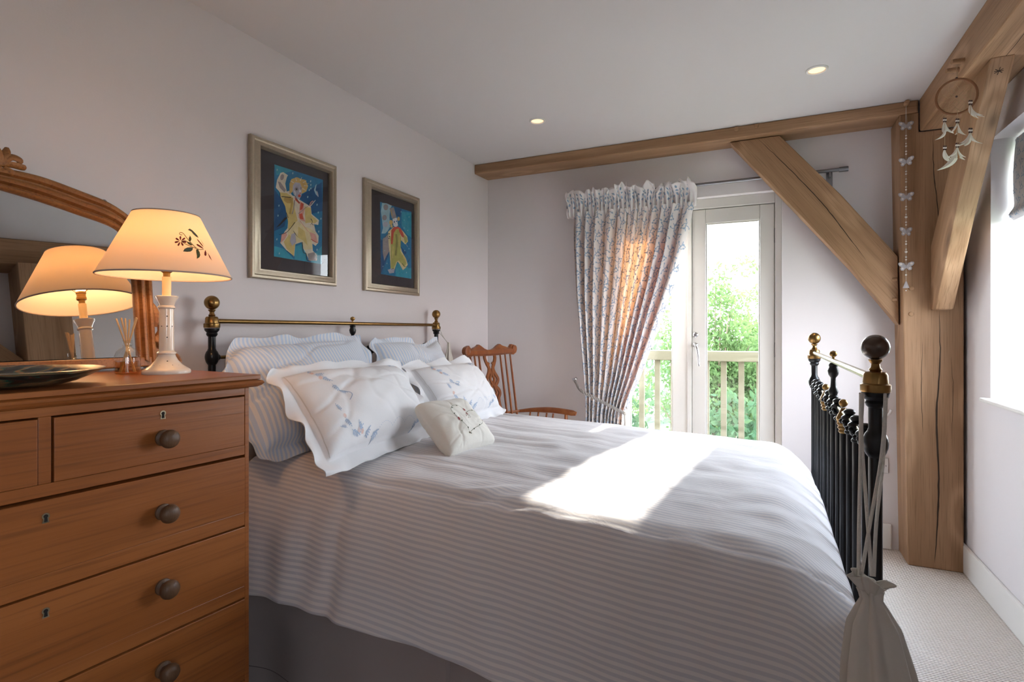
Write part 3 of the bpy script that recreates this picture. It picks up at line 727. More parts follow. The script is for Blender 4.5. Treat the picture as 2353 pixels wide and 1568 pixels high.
def put(b, surf, poly, mat):
    cx = sum(p[0] for p in poly)/len(poly); cy = sum(p[1] for p in poly)/len(poly)
    n = b.add([surf(*p) for p in poly]+[surf(cx, cy)]); K = len(poly)
    for i in range(K): b.face([n+K, n+i, n+(i+1) % K], mat)
def puts(b, surf, strokes, mat):
    for q in strokes:
        n = b.add([surf(*p) for p in q]); b.face([n, n+1, n+2, n+3], mat)
def spray(b, surf, x, y, an, s, mat, flower=None):
    """a leafy embroidered spray"""
    st = [(x+s*t*math.cos(an+.35*t), y+s*t*math.sin(an+.35*t)) for t in (0, .25, .5, .75, 1)]
    puts(b, surf, stroke(st, .0016, .0008), mat)
    for i, t in enumerate((.2, .4, .6, .8)):
        px, py = x+s*t*math.cos(an+.35*t), y+s*t*math.sin(an+.35*t)
        for sg in (-1, 1): put(b, surf, petal(px, py, an+.35*t+sg*.85, s*.34*(1.15-t*.5), s*.06), mat)
    put(b, surf, petal(st[-1][0], st[-1][1], an+.35, s*.22, s*.05), mat)
    if flower is not None:
        for k in range(6): put(b, surf, petal(x, y, k*1.047+an, s*.24, s*.075), flower)
def dots(b, surf, pts, step, r, mat):
    d = 0; last = pts[0]
    for a, c in zip(pts, pts[1:]):
        L = math.hypot(c[0]-a[0], c[1]-a[1]); n = max(1, int(L/step))
        for i in range(n):
            t = i/n; x, y = lerp(a[0], c[0], t), lerp(a[1], c[1], t)
            put(b, surf, [(x+r*math.cos(k*1.047), y+r*math.sin(k*1.047)) for k in range(6)], mat)

# striped pillows upright against the headboard
def fold_l(p, a, b_):    # the loose flange corner flops forward
    t = max(0, (-a-.62)/.38)*max(0, (b_-.25)/.75)
    return p+Vector((.11*t, .015*t, -.10*t*t-.03*t))
P1 = Pillow((.475, 1.175, .782), (.40, 1.99, .775), (.175, 2.0, 1.215), (.150, 1.175, 1.185), .085, .05, 1.3, fold=fold_l, wr=1.6)
o = tag(P1.mesh().build('striped_pillow', M_stripep, smooth=180), 'blue and white striped pillow against the headboard, nearer the chest of drawers', 'pillow', None)
P2 = Pillow((.36, 1.985, .785), (.34, 2.66, .77), (.16, 2.68, 1.205), (.165, 2.03, 1.185), .075, .035, 4.1, pinch=.07, fold=lambda p, a, b_: p+Vector((0, 0, -.05*math.exp(-((a-.45)/.35)**2)*max(0, b_))))
o = tag(P2.mesh().build('striped_pillow', M_stripep, smooth=180), 'blue and white striped pillow against the headboard, nearer the armchair', 'pillow', None)
# embroidered white pillows
def fold_w(p, a, b_):
    t = max(0, (-a-.6)/.4); q = max(0, (-b_-.5)/.5)
    return p+Vector((.02*t, -.015*t*max(0, -b_), -.02*t*max(0, -b_)*0+.0))
P3 = Pillow((.745, 1.165, .778), (.665, 1.90, .775), (.425, 1.955, 1.095), (.395, 1.225, 1.10), .092, .055, 7.7, fold=fold_w, pinch=.05, wr=1.2)
def embroider(b, P, right=False):
    S = lambda x, y: P.surf(x, y)
    Wd, Hh = P.W, P.H; m = .085
    # hemstitch line just inside the flange
    for (a, c) in (((.058, .06), (.058, Hh-.06)),):
        puts(b, S, stroke([(lerp(a[0], c[0], i/30), lerp(a[1], c[1], i/30)) for i in range(31)], .0015), 3)
    rnd = random.Random(int(P.seed*10))
    for (x, y, an, s) in ((m+.05, Hh-.10, -.5, .045), (m+.075, Hh-.115, -1.3, .045), (m+.04, Hh-.085, .3, .035), (m+.085, Hh-.16, -1.5, .045), (m+.10, Hh-.19, -1.1, .035),
                          (m+.06, .145, -1.6, .045), (m+.055, .17, 1.3, .04), (m+.07, .10, -.9, .05), (m+.09, .085, .1, .05), (m+.13, .07, .2, .05), (m+.11, .085, 1.2, .04), (m+.17, .065, -.1, .05), (m+.05, .11, 2.2, .03),
                          (Wd-m-.03, Hh-.085, 2.8, .04), (Wd-m-.06, Hh-.075, 3.2, .045), (Wd-m-.02, Hh-.11, -1.9, .04), (Wd-m-.03, .085, 2.4, .045), (Wd-m-.06, .075, 3.0, .04), (Wd-m-.09, .07, 3.3, .04)):
        spray(b, S, x, y, an, s*.74, 1, None)
    for (x, y) in ((m+.065, Hh-.12), (m+.05, Hh-.09), (m+.06, .15), (m+.105, .09), (m+.12, .085), (Wd-m-.04, Hh-.09)):
        for k in range(6): put(b, S, petal(x, y, k*1.047, .009, .003), 2)
    # scalloped running dots
    pts = [(m+.115+.018*math.sin(t*3.2), lerp(Hh-.20, .20, t)) for t in [i/24 for i in range(25)]]
    dots(b, S, pts, .0085, .0016, 1)
    pts = [(lerp(m+.21, Wd-m-.10, t), .075+.018*abs(math.sin(t*9.4))) for t in [i/30 for i in range(31)]]
    dots(b, S, pts, .009, .0014, 1)
M_hemst = plain('hemstitch', (.62, .59, .58), .9)
b = P3.mesh(130, 90); embroider(b, P3)
tag(b.build('embroidered_pillow', [M_cotton, M_blue, M_pinkt, M_hemst], smooth=180), 'white pillow with blue embroidered border, in front, nearer the chest of drawers', 'pillow')
P4 = Pillow((.665, 1.925, .772), (.655, 2.60, .768), (.44, 2.545, 1.075), (.42, 1.935, 1.075), .088, .05, 2.4, pinch=.045, wr=1.2, fold=lambda p, a, b_: p+Vector((.0, 0, .02*max(0, a-.5)*max(0, b_))))
b = P4.mesh(120, 80); embroider(b, P4)
tag(b.build('embroidered_pillow', [M_cotton, M_blue, M_pinkt, M_hemst], smooth=180), 'white pillow with blue embroidered border, behind the small ivory cushion', 'pillow')
# small cushion with the stitched heart
P5 = Pillow((.905, 1.595, .770), (.935, 1.895, .766), (.745, 1.93, .932), (.710, 1.640, .940), .058, 0, 9.1, pinch=.09, wr=.7)
b = P5.mesh(70, 60)
S5 = lambda x, y: P5.surf(x, y, .0014)
hc = (.160, .112); hp = []
for i in range(49):
    t = -math.pi+2*math.pi*i/48; X_ = 16*math.sin(t)**3; Y_ = 13*math.cos(t)-5*math.cos(2*t)-2*math.cos(3*t)-math.cos(4*t)
    a = -.55; X2, Y2 = X_*math.cos(a)-Y_*math.sin(a)*.9, X_*math.sin(a)*.9+Y_*math.cos(a); hp.append((hc[0]+X2*.0056, hc[1]+Y2*.0050))
puts(b, S5, stroke(hp, .0013), 1)
for i in range(1, 48, 3): put(b, S5, petal(hp[i][0], hp[i][1], i*1.9, .009, .0025), 1)
for i, (x, y) in enumerate((hp[8], hp[24], hp[20], hp[36], hp[2])):
    rr = .0085 if i < 3 else .0045
    for k in range(5): put(b, S5, petal(x, y, k*1.257, rr, rr*.42), 2)
for k, (dx, dy, an) in enumerate(((-.016, .0, .8), (-.008, .004, 2), (-.003, -.002, .5), (.003, .003, 2.4), (.009, .0, .9), (.015, .005, 1.6), (-.010, -.006, 0), (.004, -.006, .3))):
    put(b, S5, petal(hc[0]+dx+.004, hc[1]+dy+.004, an, .008, .0012), 1 if k % 3 else 2)
tag(b.build('heart_cushion', [M_cushion, M_green, M_red], smooth=180), 'small ivory cushion with a stitched flower heart, leaning on the white pillows', 'cushion')

# ------------------------------------------------------------------ drawstring bags on the bedposts
def cord(b, pts, r=.0032): b.tube(cr(pts, 6), r, 7)
bag = thing('drawstring_bag', 'cream drawstring laundry bag hanging from the near footboard post', 'bag', (2.05, 1.10, .35))
NB = Vector((2.052, 1.145, .748))
def bagf(u, v):
    a = u*2*math.pi; r = ip([(0, .018), (.03, .014), (.06, .021), (.12, .034), (.25, .045), (.5, .058), (.75, .069), (.93, .074), (.99, .06), (1, .02)], v)
    fo = 1+(.18*math.sin(a*7+v*2)+.10*math.sin(a*11+1))*(1-v*.55)
    return (NB.x+.006*v+r*fo*math.cos(a)*1.0, NB.y-.02*v-.070*min(1, v*3)+r*fo*math.sin(a)*.62, NB.z-v*.42)
MB().grid(bagf, 90, 60, 0, cu=True, flip=True).build('bag_body', M_bag, bag, smooth=180)
def frill(u, v):
    a = u*2*math.pi; r = .013+v*(.010+.006*math.sin(a*4+1)+.005*math.sin(a*9+2))
    return (NB.x+r*math.cos(a)+.006*v*math.cos(a), NB.y+r*.8*math.sin(a), NB.z-.006+.034*v*(1+.18*math.sin(a*3+.5))-.008*v*v*(1+math.cos(a)))
MB().grid(frill, 80, 8, 0, cu=True).build('frill', M_bag, bag, smooth=180, solid=.0015)
Zt = 1.083
b = MB()
for L_ in ([(1978, 903, 1.288), (1977, 1050, 1.25), (1974, 1200, 1.19), (1973, 1325, 1.148)], [(1983, 905, 1.294), (1980, 1000, 1.27), (1990, 1150, 1.21), (2003, 1325, 1.150)],
           [(2034, 905, 1.288), (2033, 960, 1.27), (2024, 1060, 1.245), (2000, 1200, 1.19), (1979, 1325, 1.148)], [(2037, 905, 1.30), (2029, 1060, 1.262), (2014, 1200, 1.20), (2008, 1325, 1.150)]):
    cord(b, [at_y(*p) for p in L_])
b.build('cord', M_rope, bag)
bag2 = thing('drawstring_bag', 'off-white cloth bag hanging from the far headboard post behind the striped pillow', 'bag', (.12, 2.84, .80))
def bagf2(u, v):
    a = u*2*math.pi; r = ip([(0, .010), (.1, .012), (.3, .03), (.7, .045), (.97, .05), (1, .02)], v); fo = 1+.2*math.sin(a*6)*(1-v*.5)
    return (.13+r*fo*math.cos(a)*.7, 2.842+r*fo*math.sin(a), 1.14-v*.32)
MB().grid(bagf2, 50, 30, 0, cu=True, flip=True).build('bag_body', M_bag, bag2, smooth=180)
b = MB(); cord(b, [(.10, 2.79, 1.222), (.105, 2.815, 1.18), (.13, 2.84, 1.13)], .0022); cord(b, [(.06, 2.80, 1.222), (.09, 2.83, 1.18), (.13, 2.845, 1.13)], .0022); b.build('cord', M_rope, bag2)
# ================================================================== chest of drawers
ANG = R(-5.4)                 # the front faces local -y; local x runs along the front, left end to right end
CHW, CHD = .86, .50
# world: right front corner of the case
P0 = Vector((.651, 1.0, 0)); eB = Vector((-math.cos(R(5.4)), math.sin(R(5.4)), 0)); eL = Vector((-math.sin(R(5.4)), -math.cos(R(5.4)), 0))
def ch(l, bk, z): return P0+eL*l+eB*bk+Vector((0, 0, z))      # l: metres left of the right end, bk: metres back from the front
ctr = ch(CHW/2, CHD/2, 0)
chest = thing('chest_of_drawers', 'waxed pine chest of drawers with round wooden knobs in the left foreground', 'chest of drawers', ctr, math.atan2(-eL.y, -eL.x))
def cbox(b, l0, l1, b0, b1, z0, z1, mat=0):
    b.hexa([ch(l1, b0, z0), ch(l0, b0, z0), ch(l0, b1, z0), ch(l1, b1, z0), ch(l1, b0, z1), ch(l0, b0, z1), ch(l0, b1, z1), ch(l1, b1, z1)], mat); return b
Z_D = [(.912, 1.043), (.737, .887), (.545, .703), (.331, .5145), (.13, .30)]
FR = .003     # front frame sits almost flush
b = MB()
cbox(b, 0, .012, 0, CHD, .06, 1.062); cbox(b, CHW-.012, CHW, 0, CHD, .06, 1.062)       # sides
cbox(b, .012, CHW-.012, CHD-.01, CHD, .06, 1.062)
zr = [(.30, .331), (.5145, .545), (.703, .737), (.887, .912), (1.043, 1.062), (.06, .13)]
for z0, z1 in zr: cbox(b, .012, CHW-.012, 0, .30, z0, z1)
cbox(b, .4195, .4405, .0, .30, .9121, 1.0429)
b.build('carcass', M_pine, chest, smooth=0, bevel=.0015)
b = MB(); cbox(b, .012, CHW-.012, .28, CHD-.012, .10, 1.05); b.build('dark_interior', M_dark, chest, smooth=0)
b = MB(); cbox(b, -.022, CHW+.022, -.018, CHD, 1.083, 1.095); b.build('top_board', M_pine, chest, smooth=0, bevel=.002)
# moulding under the top
prof = [(0, 1.0625), (-.014, 1.0635), (-.022, 1.068), (-.027, 1.074), (-.024, 1.0795), (-.015, 1.0825), (.0, 1.0829)]
b = MB()
def mould(p0, p1, outv, e0, e1):
    for (oa, za), (ob, zb) in zip(prof, prof[1:]):
        q = [p0+outv*(-oa)+e0*(-oa)+Vector((0, 0, za)), p1+outv*(-oa)+e1*(-oa)+Vector((0, 0, za)), p1+outv*(-ob)+e1*(-ob)+Vector((0, 0, zb)), p0+outv*(-ob)+e0*(-ob)+Vector((0, 0, zb))]
        n = b.add(q); b.face([n, n+1, n+2, n+3])
cA, cB_, cC, cD = ch(CHW, 0, 0), ch(0, 0, 0), ch(0, CHD, 0), ch(CHW, CHD, 0)
mould(cA, cB_, -eB, eL, -eL); mould(cB_, cC, -eL, -eB, eB*0); mould(cD, cA, eL, eB*0, -eB)
b.build('top_moulding', M_pine, chest, smooth=30)
b = MB()
for l0 in (.0, CHW-.06):
    cbox(b, l0, l0+.06, .0, .06, 0, .0599); cbox(b, l0, l0+.06, CHD-.06, CHD, 0, .0599)
b.build('plinth_feet', M_pine, chest, smooth=0, bevel=.002)
def knob(l, z, par):
    c = ch(l, -.003, z)
    MB().lathe([(.017, 0), (.0185, .003), (.0175, .006), (.011, .009), (.0095, .013), (.014, .018), (.0195, .024), (.0212, .030), (.0198, .036), (.0150, .041), (.008, .0435), (.0005, .0442)], c, 24, 0, tuple(-eB)).build('knob', M_knob, par)
def keyhole(l, z, par):
    c = ch(l, -.0035, z); X_ = eL*-1
    def loop(s, dz=0): return [c-eB*0+X_*(s*.0058*math.sin(t))+Vector((0, 0, s*.0058*math.cos(t)+.004)) for t in [math.radians(k) for k in range(-140, 141, 28)]]
    out = [c+X_*(-.0058)+Vector((0, 0, -.009)), *loop(1.12), c+X_*(.0058)+Vector((0, 0, -.009))]
    inn = [c+X_*(-.0028)+Vector((0, 0, -.0068)), *loop(.62), c+X_*(.0028)+Vector((0, 0, -.0068))]
    MB().prism(out, -eB*.0012).build('escutcheon', M_brassp, par, smooth=0)
    MB().prism([p-eB*.0012 for p in inn], -eB*.0004).build('keyhole', M_dark, par, smooth=0)
def drawer(l0, l1, z0, z1, knobs, keys, gt=.0035, gl=.0015, out=0):
    b = MB(); cbox(b, l0+gl, l1-gl, -.003-out, .26, z0+.001, z1-gt); d = b.build('drawer', M_pine, chest, smooth=0, bevel=.0012)
    for l, z in knobs: knob(l, z, d)
    for l, z in keys: keyhole(l, z, d)
    return d
zmid = lambda i: (Z_D[i][0]+Z_D[i][1])/2
drawer(.012, .4195, *Z_D[0], [(.2155, .966)], [(.2155, 1.018)], gl=.003)
drawer(.4405, CHW-.012, *Z_D[0], [(.646, .966)], [(.646, 1.018)])
drawer(.012, CHW-.012, *Z_D[1], [(.2155, .797), (.646, .797)], [(.43, .846)], gt=.006)
drawer(.012, CHW-.012, *Z_D[2], [(.2155, .626), (.646, .626)], [(.43, .662)])
d4 = drawer(.012, CHW-.012, *Z_D[3], [(.2155, .437), (.646, .437)], [(.43, .470)])
drawer(.012, CHW-.012, *Z_D[4], [(.2155, .22), (.646, .22)], [(.43, .26)])

TZ = 1.095
# ================================================================== overmantel mirror leaning on the wall
tl = R(7.0); mup = Vector((eB.x*math.sin(tl), eB.y*math.sin(tl), math.cos(tl))); mn = Vector((-eB.x*math.cos(tl), -eB.y*math.cos(tl), math.sin(tl)))
M0 = ch(0, .457, TZ)
def mp_(l, h, d=0): return M0+eL*l+mup*h+mn*d          # l left along chest, h up the mirror, d out toward the room
mirror = thing('overmantel_mirror', 'arched pine overmantel mirror leaning against the wall on the chest', 'mirror', M0+eL*.349)
CL = .344
oc = [(.344, .536), (.265, .533), (.178, .514), (.102, .492), (.043, .453), (.014, .41), (.004, .36), (.003, .264), (.004, .15), (.004, .008)]
ic = [(.344, .480), (.268, .467), (.182, .447), (.106, .428), (.073, .405), (.057, .375), (.055, .335), (.054, .25), (.054, .14), (.054, .036)]
def halfp(c): return [Vector((x, y, 0)) for x, y in c]
def ring(c):
    r_ = cr(halfp(c[:7]), 6)+[Vector((*p, 0)) for p in c[7:]]
    left = [Vector((2*CL-p.x, p.y, 0)) for p in r_]
    return left[::-1]+r_[1:]
oR, iR = ring(oc), ring(ic)
pf = [(0, -.012), (0, .012), (.06, .018), (.16, .021), (.26, .019), (.32, .008), (.40, .007), (.44, .016), (.56, .020), (.66, .019), (.72, .006), (.80, .006), (.86, .014), (.95, .012), (1, .006), (1, -.002)]
b = MB(); K = len(oR)-1
def mf(u, v):
    i = min(K-1, int(u*K+1e-9)); t = u*K-i; o_ = oR[i].lerp(oR[i+1], t); n_ = iR[i].lerp(iR[i+1], t)
    j = min(len(pf)-1, round(v*(len(pf)-1))); s, d = pf[j]; q = o_.lerp(n_, s); return mp_(q.x, q.y, d)
b.grid(mf, K, len(pf)-1, 0)
fr = b.build('arched_frame', M_mirrorwood, mirror, smooth=50)
b = MB(); cfx = [mp_(.004, .030, .010), mp_((.684), .030, .010), mp_((.684), .008, .010), mp_(.004, .008, .010)]
b.hexa([mp_((.684), .008, .014), mp_(.004, .008, .014), mp_(.004, .008, -.012), mp_((.684), .008, -.012), mp_((.684), .036, .014), mp_(.004, .036, .014), mp_(.004, .036, -.012), mp_((.684), .036, -.012)])
b.build('bottom_rail', M_mirrorwood, mirror, smooth=0, bevel=.003)
b = MB()
for l in (.05, .59): b.hexa([mp_(l+.05, -.0005, .012), mp_(l, -.0005, .012), mp_(l, .0018, -.012), mp_(l+.05, .0018, -.012), mp_(l+.05, .0079, .012), mp_(l, .0079, .012), mp_(l, .0079, -.012), mp_(l+.05, .0079, -.012)])
b.build('foot', M_mirrorwood, mirror, smooth=0)
gp = [mp_(lerp(p.x, CL, -.02), p.y+.003, .001) for p in iR]
MB().prism(gp, -mn*.004).build('looking_glass', M_mirror, mirror, smooth=0)
MB().poly([mp_(lerp(p.x, CL, .01), p.y-.0, -.011) for p in oR]).build('backing_board', M_dark, mirror, smooth=0)
# carved scrolls at the foot of the frame and crest on top
def scroll(sgn, name='carved_scroll'):
    f = lambda l, h, d: mp_(l if sgn < 0 else 2*CL-l, h, d)
    b = MB()
    def fat(pts, r0, r1, fl=.6): P = cr([f(*p) for p in pts], 6); K2 = len(P)-1; b.tube(P, [lerp(r0, r1, i/K2)*(.55+.9*math.sin(math.pi*min(1, .12+i/K2*.88))) for i in range(K2+1)], 9, 0, True, fl)
    fat([(.012, .205, .010), (.004, .180, .013), (.0, .150, .012), (.004, .128, .010)], .006, .012)
    fat([(-.012, .135, .010), (-.014, .110, .013), (.004, .085, .012), (.006, .098, .016)], .008, .012)
    fat([(.006, .095, .010), (-.008, .080, .014), (-.02, .062, .010), (-.012, .074, .012)], .012, .006)
    fat([(-.004, .020, .008), (-.018, .012, .012), (-.032, .020, .010), (-.040, .040, .008), (-.041, .056, .008), (-.034, .058, .009)], .012, .004)
    fat([(-.030, .045, .008), (-.046, .038, .010), (-.056, .026, .010), (-.062, .010, .010)], .007, .011)
    fat([(-.060, .030, .008), (-.058, .012, .010), (-.048, .006, .008)], .009, .006)
    b.prism([f(.006, .10, -.006), f(-.018, .060, -.006), f(-.020, .02, -.006), f(.006, .012, -.006)], mn*.010)
    b.build(name, M_mirrorwood, mirror, smooth=60)
scroll(-1); scroll(1)
b = MB()
for sg in (-1, 1):
    for (pts, r) in (([(0, .537, .012), (.018, .560, .016), (.038, .556, .014), (.030, .546, .012)], .009), ([(0, .534, .012), (.02, .541, .014), (.044, .541, .010), (.050, .543, .008)], .008),
                     ([(0, .54, .012), (.008, .566, .014), (.012, .585, .012)], .009), ([(.004, .530, .014), (.016, .518, .016), (.030, .517, .010)], .008)):
        P = cr([mp_(CL+sg*(-p[0]), p[1]+.007, p[2]) for p in pts], 6); b.tube(P, [r*(.4+.8*math.sin(math.pi*(.1+.85*i/(len(P)-1)))) for i in range(len(P))], 8, 0, True, .6)
b.build('carved_crest', M_mirrorwood, mirror, smooth=60)
a = [mp_(.106, .486, -.008), mp_(.104, .499, -.008), mp_(.110, .506, -.008), mp_(.118, .500, -.008), mp_(.117, .488, -.008)]
MB().tube(cr(a, 4), .0022, 6).build('hanging_ring', M_steel, mirror)

# ================================================================== table lamp
LP = Vector((.408, .938, TZ))
lamp = thing('table_lamp', 'lit cream candlestick table lamp with an embroidered conical shade on the chest', 'lamp', LP)
MB().lathe([(.057, 0), (.058, .004), (.056, .010), (.050, .014), (.038, .023), (.027, .036), (.022, .046), (.0205, .051), (.0235, .054), (.0235, .057), (.0195, .060), (.0180, .064), (.0170, .175), (.0205, .178), (.0205, .181), (.0180, .184), (.022, .196), (.0275, .206), (.0280, .209), (.0255, .210), (.011, .207)], LP, 40).build('base', M_porc, lamp)
b = MB()
for hh, an in ((.155, 0), (.128, 0), (.128, .75), (.128, -.75), (.098, 0), (.034, 0)):
    r0 = .0174 if hh > .05 else .0285; A = math.atan2(CAM.y-LP.y, CAM.x-LP.x)+an+.06
    n_ = Vector((math.cos(A), math.sin(A), 0)); b.lathe([(.0013 if an else .0017, -.001), (.0013 if an else .0017, .0006)], LP+n_*r0+Vector((0, 0, hh)), 8, 0, tuple(n_))
for an in (-.62, .62):
    A0 = math.atan2(CAM.y-LP.y, CAM.x-LP.x)+an
    for k in range(9):
        a2 = k*.7; rad = .0 if k == 0 else .009; A = A0+rad*math.cos(a2)/.035; hh = .026+rad*.7*math.sin(a2); r0 = .0345-(hh-.026)*.9
        n_ = Vector((math.cos(A), math.sin(A), .9)).normalized(); b.lathe([(.0013, -.002), (.0013, .0006)], LP+Vector((math.cos(A)*r0, math.sin(A)*r0, hh)), 7, 0, tuple(n_))
b.build('pierced_holes', M_dark, lamp)
MB().lathe([(.0105, .207), (.0108, .256), (.0108, .262)], LP, 20).build('candle_tube', M_candle, lamp)
MB().lathe([(.008, .2621), (.0085, .272), (.0135, .276), (.0135, .283), (.0120, .284), (.0120, .294), (.0135, .295), (.0135, .301), (.010, .303)], LP, 20).build('lampholder', M_brass, lamp)
MB().lathe([(.010, .3031), (.018, .318), (.026, .338), (.027, .350), (.022, .366), (.010, .375), (.001, .377)], LP, 20).build('bulb', M_bulb, lamp)
SR0, SR1, SZ0, SZ1 = .158, .079, .264, .430
def cone(a, v, off=0): r = lerp(SR0, SR1, v)+off; return LP+Vector((r*math.cos(a), r*math.sin(a), lerp(SZ0, SZ1, v)))
b = MB(); b.grid(lambda u, v: cone(u*2*math.pi, v), 72, 12, 0, cu=True)
# embroidered sprays, laid on the cone
def on_cone(u, v):
    d = ray(u, v); k = (SR0-SR1)/(SZ1-SZ0); ap = SZ0+SR0/k; o = CAM-LP
    # r = k*(ap-z)
    A_ = d.x*d.x+d.y*d.y-k*k*d.z*d.z; B_ = 2*(o.x*d.x+o.y*d.y+k*k*(ap-o.z)*d.z); C_ = o.x*o.x+o.y*o.y-k*k*(ap-o.z)**2
    D_ = B_*B_-4*A_*C_
    if D_ < 0: D_ = 0
    t = (-B_-math.sqrt(D_))/(2*A_); p = o+d*t; return (math.atan2(p.y, p.x), (p.z-SZ0)/(SZ1-SZ0))
zs = lambda x, y: on_cone(390+x/15.683-1.2, 510+y/15.683)
def cs(a, v): return cone(a, v, .0012)
def emb(pts, mat): put(b, cs, [zs(*p) for p in pts], mat)
def embl(pts, wd, mat):
    for q in stroke([(p.x, p.y) for p in cr([(x, y, 0) for x, y in pts], 5)], wd): n = b.add([cs(*zs(*p)) for p in q]); b.face([n, n+1, n+2, n+3], mat)
for an in range(7):
    q = an*.898+.2; emb([(400+(40+170*rr)*math.cos(q)-w_*math.sin(q), 700+(30+150*rr)*math.sin(q)+w_*math.cos(q)) for rr, w_ in ((0, 6), (.55, 32), (.95, 28), (1.02, 0), (.95, -28), (.55, -32), (0, -6))], 2)
embl([(470, 470), (400, 470), (365, 420), (410, 385), (500, 420), (580, 520), (680, 650), (830, 810), (960, 940), (1080, 1000), (1230, 985)], 22, 1)
embl([(430, 700), (560, 680), (640, 720), (760, 760)], 20, 1); embl([(440, 720), (600, 810), (780, 890), (960, 960)], 20, 1)
emb([(720, 490), (770, 540), (795, 620), (770, 690), (735, 720), (700, 650), (695, 580), (725, 540)], 1)
emb([(620, 710), (700, 730), (780, 780), (840, 845), (770, 850), (700, 820), (650, 770)], 1)
emb([(495, 1070), (540, 980), (640, 930), (760, 915), (850, 930), (830, 1020), (760, 1075), (640, 1085)], 3)
emb([(960, 990), (1030, 990), (1090, 1100), (1110, 1200), (1080, 1280), (985, 1335), (990, 1220), (965, 1100)], 1)
emb([(660, 285), (730, 245), (820, 300), (920, 400), (1000, 490), (1050, 580), (960, 540), (850, 440), (770, 330)], 3)
emb([(965, 810), (1010, 800), (1100, 850), (1220, 950), (1180, 960), (1080, 910), (1000, 860)], 2)
emb([(985, 600), (1060, 680), (1160, 800), (1230, 910), (1170, 870), (1080, 760), (1010, 670)], 2)
emb([(1110, 615), (1180, 740), (1260, 880), (1190, 780)], 2)
emb([(1290, 1010), (1330, 1120), (1330, 1200), (1300, 1235), (1255, 1200), (1255, 1110)], 2)
emb([(1360, 1100), (1450, 1230), (1530, 1400), (1440, 1290)], 2)
M_lg, M_lr, M_lg2 = plain('olive_thread', (.10, .095, .035), .9), plain('maroon_thread', (.16, .012, .012), .9), plain('grey_green_thread', (.10, .11, .07), .9)
b.build('lampshade', [M_shade, M_lg, M_lr, M_lg2], lamp, smooth=60)
b = MB(); b.grid(lambda u, v: cone(u*2*math.pi, v*.995+.003, -.002), 72, 8, 0, cu=True, flip=True); b.build('shade_lining', M_shadein, lamp, smooth=60)
M_bind = plain('shade_binding', (.42, .33, .28), .9)
for v in (0, 1): MB().tube([cone(k/48*2*math.pi, v, -.001) for k in range(49)], .0022, 6).build('shade_trim', M_bind, lamp)
b = MB()
for k in range(3):
    a = k*2.094+.4; b.tube([LP+Vector((.012*math.cos(a), .012*math.sin(a), .298)), cone(a, .62, -.003)], .0012, 5)
b.build('shade_carrier', M_brass, lamp)
MB().tube(cr([LP+eB*.052+eL*-.02+Vector((0, 0, .010)), LP+eB*.085-eL*.045+Vector((0, 0, .014)), LP+eB*.11-eL*.07+Vector((0, 0, .006)), LP+eB*.15-eL*.075+Vector((0, 0, .004)), ch(.02, CHD-.01, TZ+.004)], 6), .0025, 8).build('flex', M_plate, lamp)

# ================================================================== reed diffuser
DP = Vector((.337, .878, TZ))
dif = thing('reed_diffuser', 'ribbed glass reed diffuser with amber oil between lamp and mirror', 'reed diffuser', DP)
rib = lambda a, z: 1+(.022*math.cos(a*18) if z < .06 else 0)
MB().lathe([(.024, 0), (.0275, .003), (.0285, .010), (.0290, .035), (.0282, .048), (.0245, .060), (.0180, .067), (.0115, .071), (.0098, .074), (.0115, .077), (.0105, .080), (.0115, .083), (.0105, .087), (.0118, .090)], DP, 54, 0, caps=False, wob=rib).build('bottle', M_bottle, dif)
MB().lathe([(.0255, .002), (.0265, .006), (.0265, .034)], DP, 32).build('scented_oil', M_oil, dif)
for (dx, dy, tx, ty, h) in ((-.004, 0, -.026, -.010, .148), (.002, .003, -.014, -.006, .150), (.0, -.003, -.004, -.004, .149), (.003, 0, .005, .004, .146), (.004, .002, .020, .012, .152), (-.001, .002, .024, .006, .150)):
    U_ = Vector((_c, _s, 0)); T_ = U_*tx+Vector((-_s, _c, 0))*ty*.5
    MB().tube([DP+Vector((dx, dy, .075))-T_*.85+Vector((0, 0, -.070)), DP+T_+Vector((0, 0, h))], .0021, 8).build('reed', M_reed, dif)

# ================================================================== glass dish
GP = Vector((.462, .565, TZ))
M_dish, nt_, b_ = newmat('painted_glass_dish')
t_ = N(nt_, 'ShaderNodeTexCoord'); wv = N(nt_, 'ShaderNodeTexWave'); wv.inputs['Scale'].default_value = 9; wv.inputs['Distortion'].default_value = 9; wv.inputs['Detail'].default_value = 2
mp2 = N(nt_, 'ShaderNodeMapping'); mp2.inputs['Scale'].default_value = (1, 1, 6); nt_.links.new(t_.outputs['Object'], mp2.inputs[0])
nt_.links.new(mp2.outputs[0], wv.inputs['Vector']); r_ = N(nt_, 'ShaderNodeValToRGB'); e_ = r_.color_ramp.elements
e_[0].position = 0; e_[0].color = (.006, .012, .012, 1); e_[1].position = 1; e_[1].color = (.22, .12, .06, 1)
for p_, c_ in ((.3, (.012, .03, .028, 1)), (.45, (.10, .02, .012, 1)), (.62, (.01, .01, .012, 1)), (.8, (.02, .10, .07, 1))): x_ = e_.new(p_); x_.color = c_
nt_.links.new(wv.outputs['Color'], r_.inputs[0]); nt_.links.new(r_.outputs[0], b_.inputs['Base Color']); b_.inputs['Roughness'].default_value = .25; b_.inputs['Coat Weight'].default_value = .15
def wavy(a, z): return 1+(.02*math.sin(a*5))*min(1, z/.03)
b = MB().lathe([(.001, .004), (.07, .004), (.085, .0), (.095, .002), (.125, .010), (.152, .022), (.172, .033), (.174, .035), (.169, .036), (.148, .026), (.12, .017), (.08, .009), (.001, .008)], GP, 64, 0, caps=False, wob=wavy)
tag(b.build('glass_dish', M_dish), 'shallow dark patterned glass dish at the left end of the chest top', 'dish')
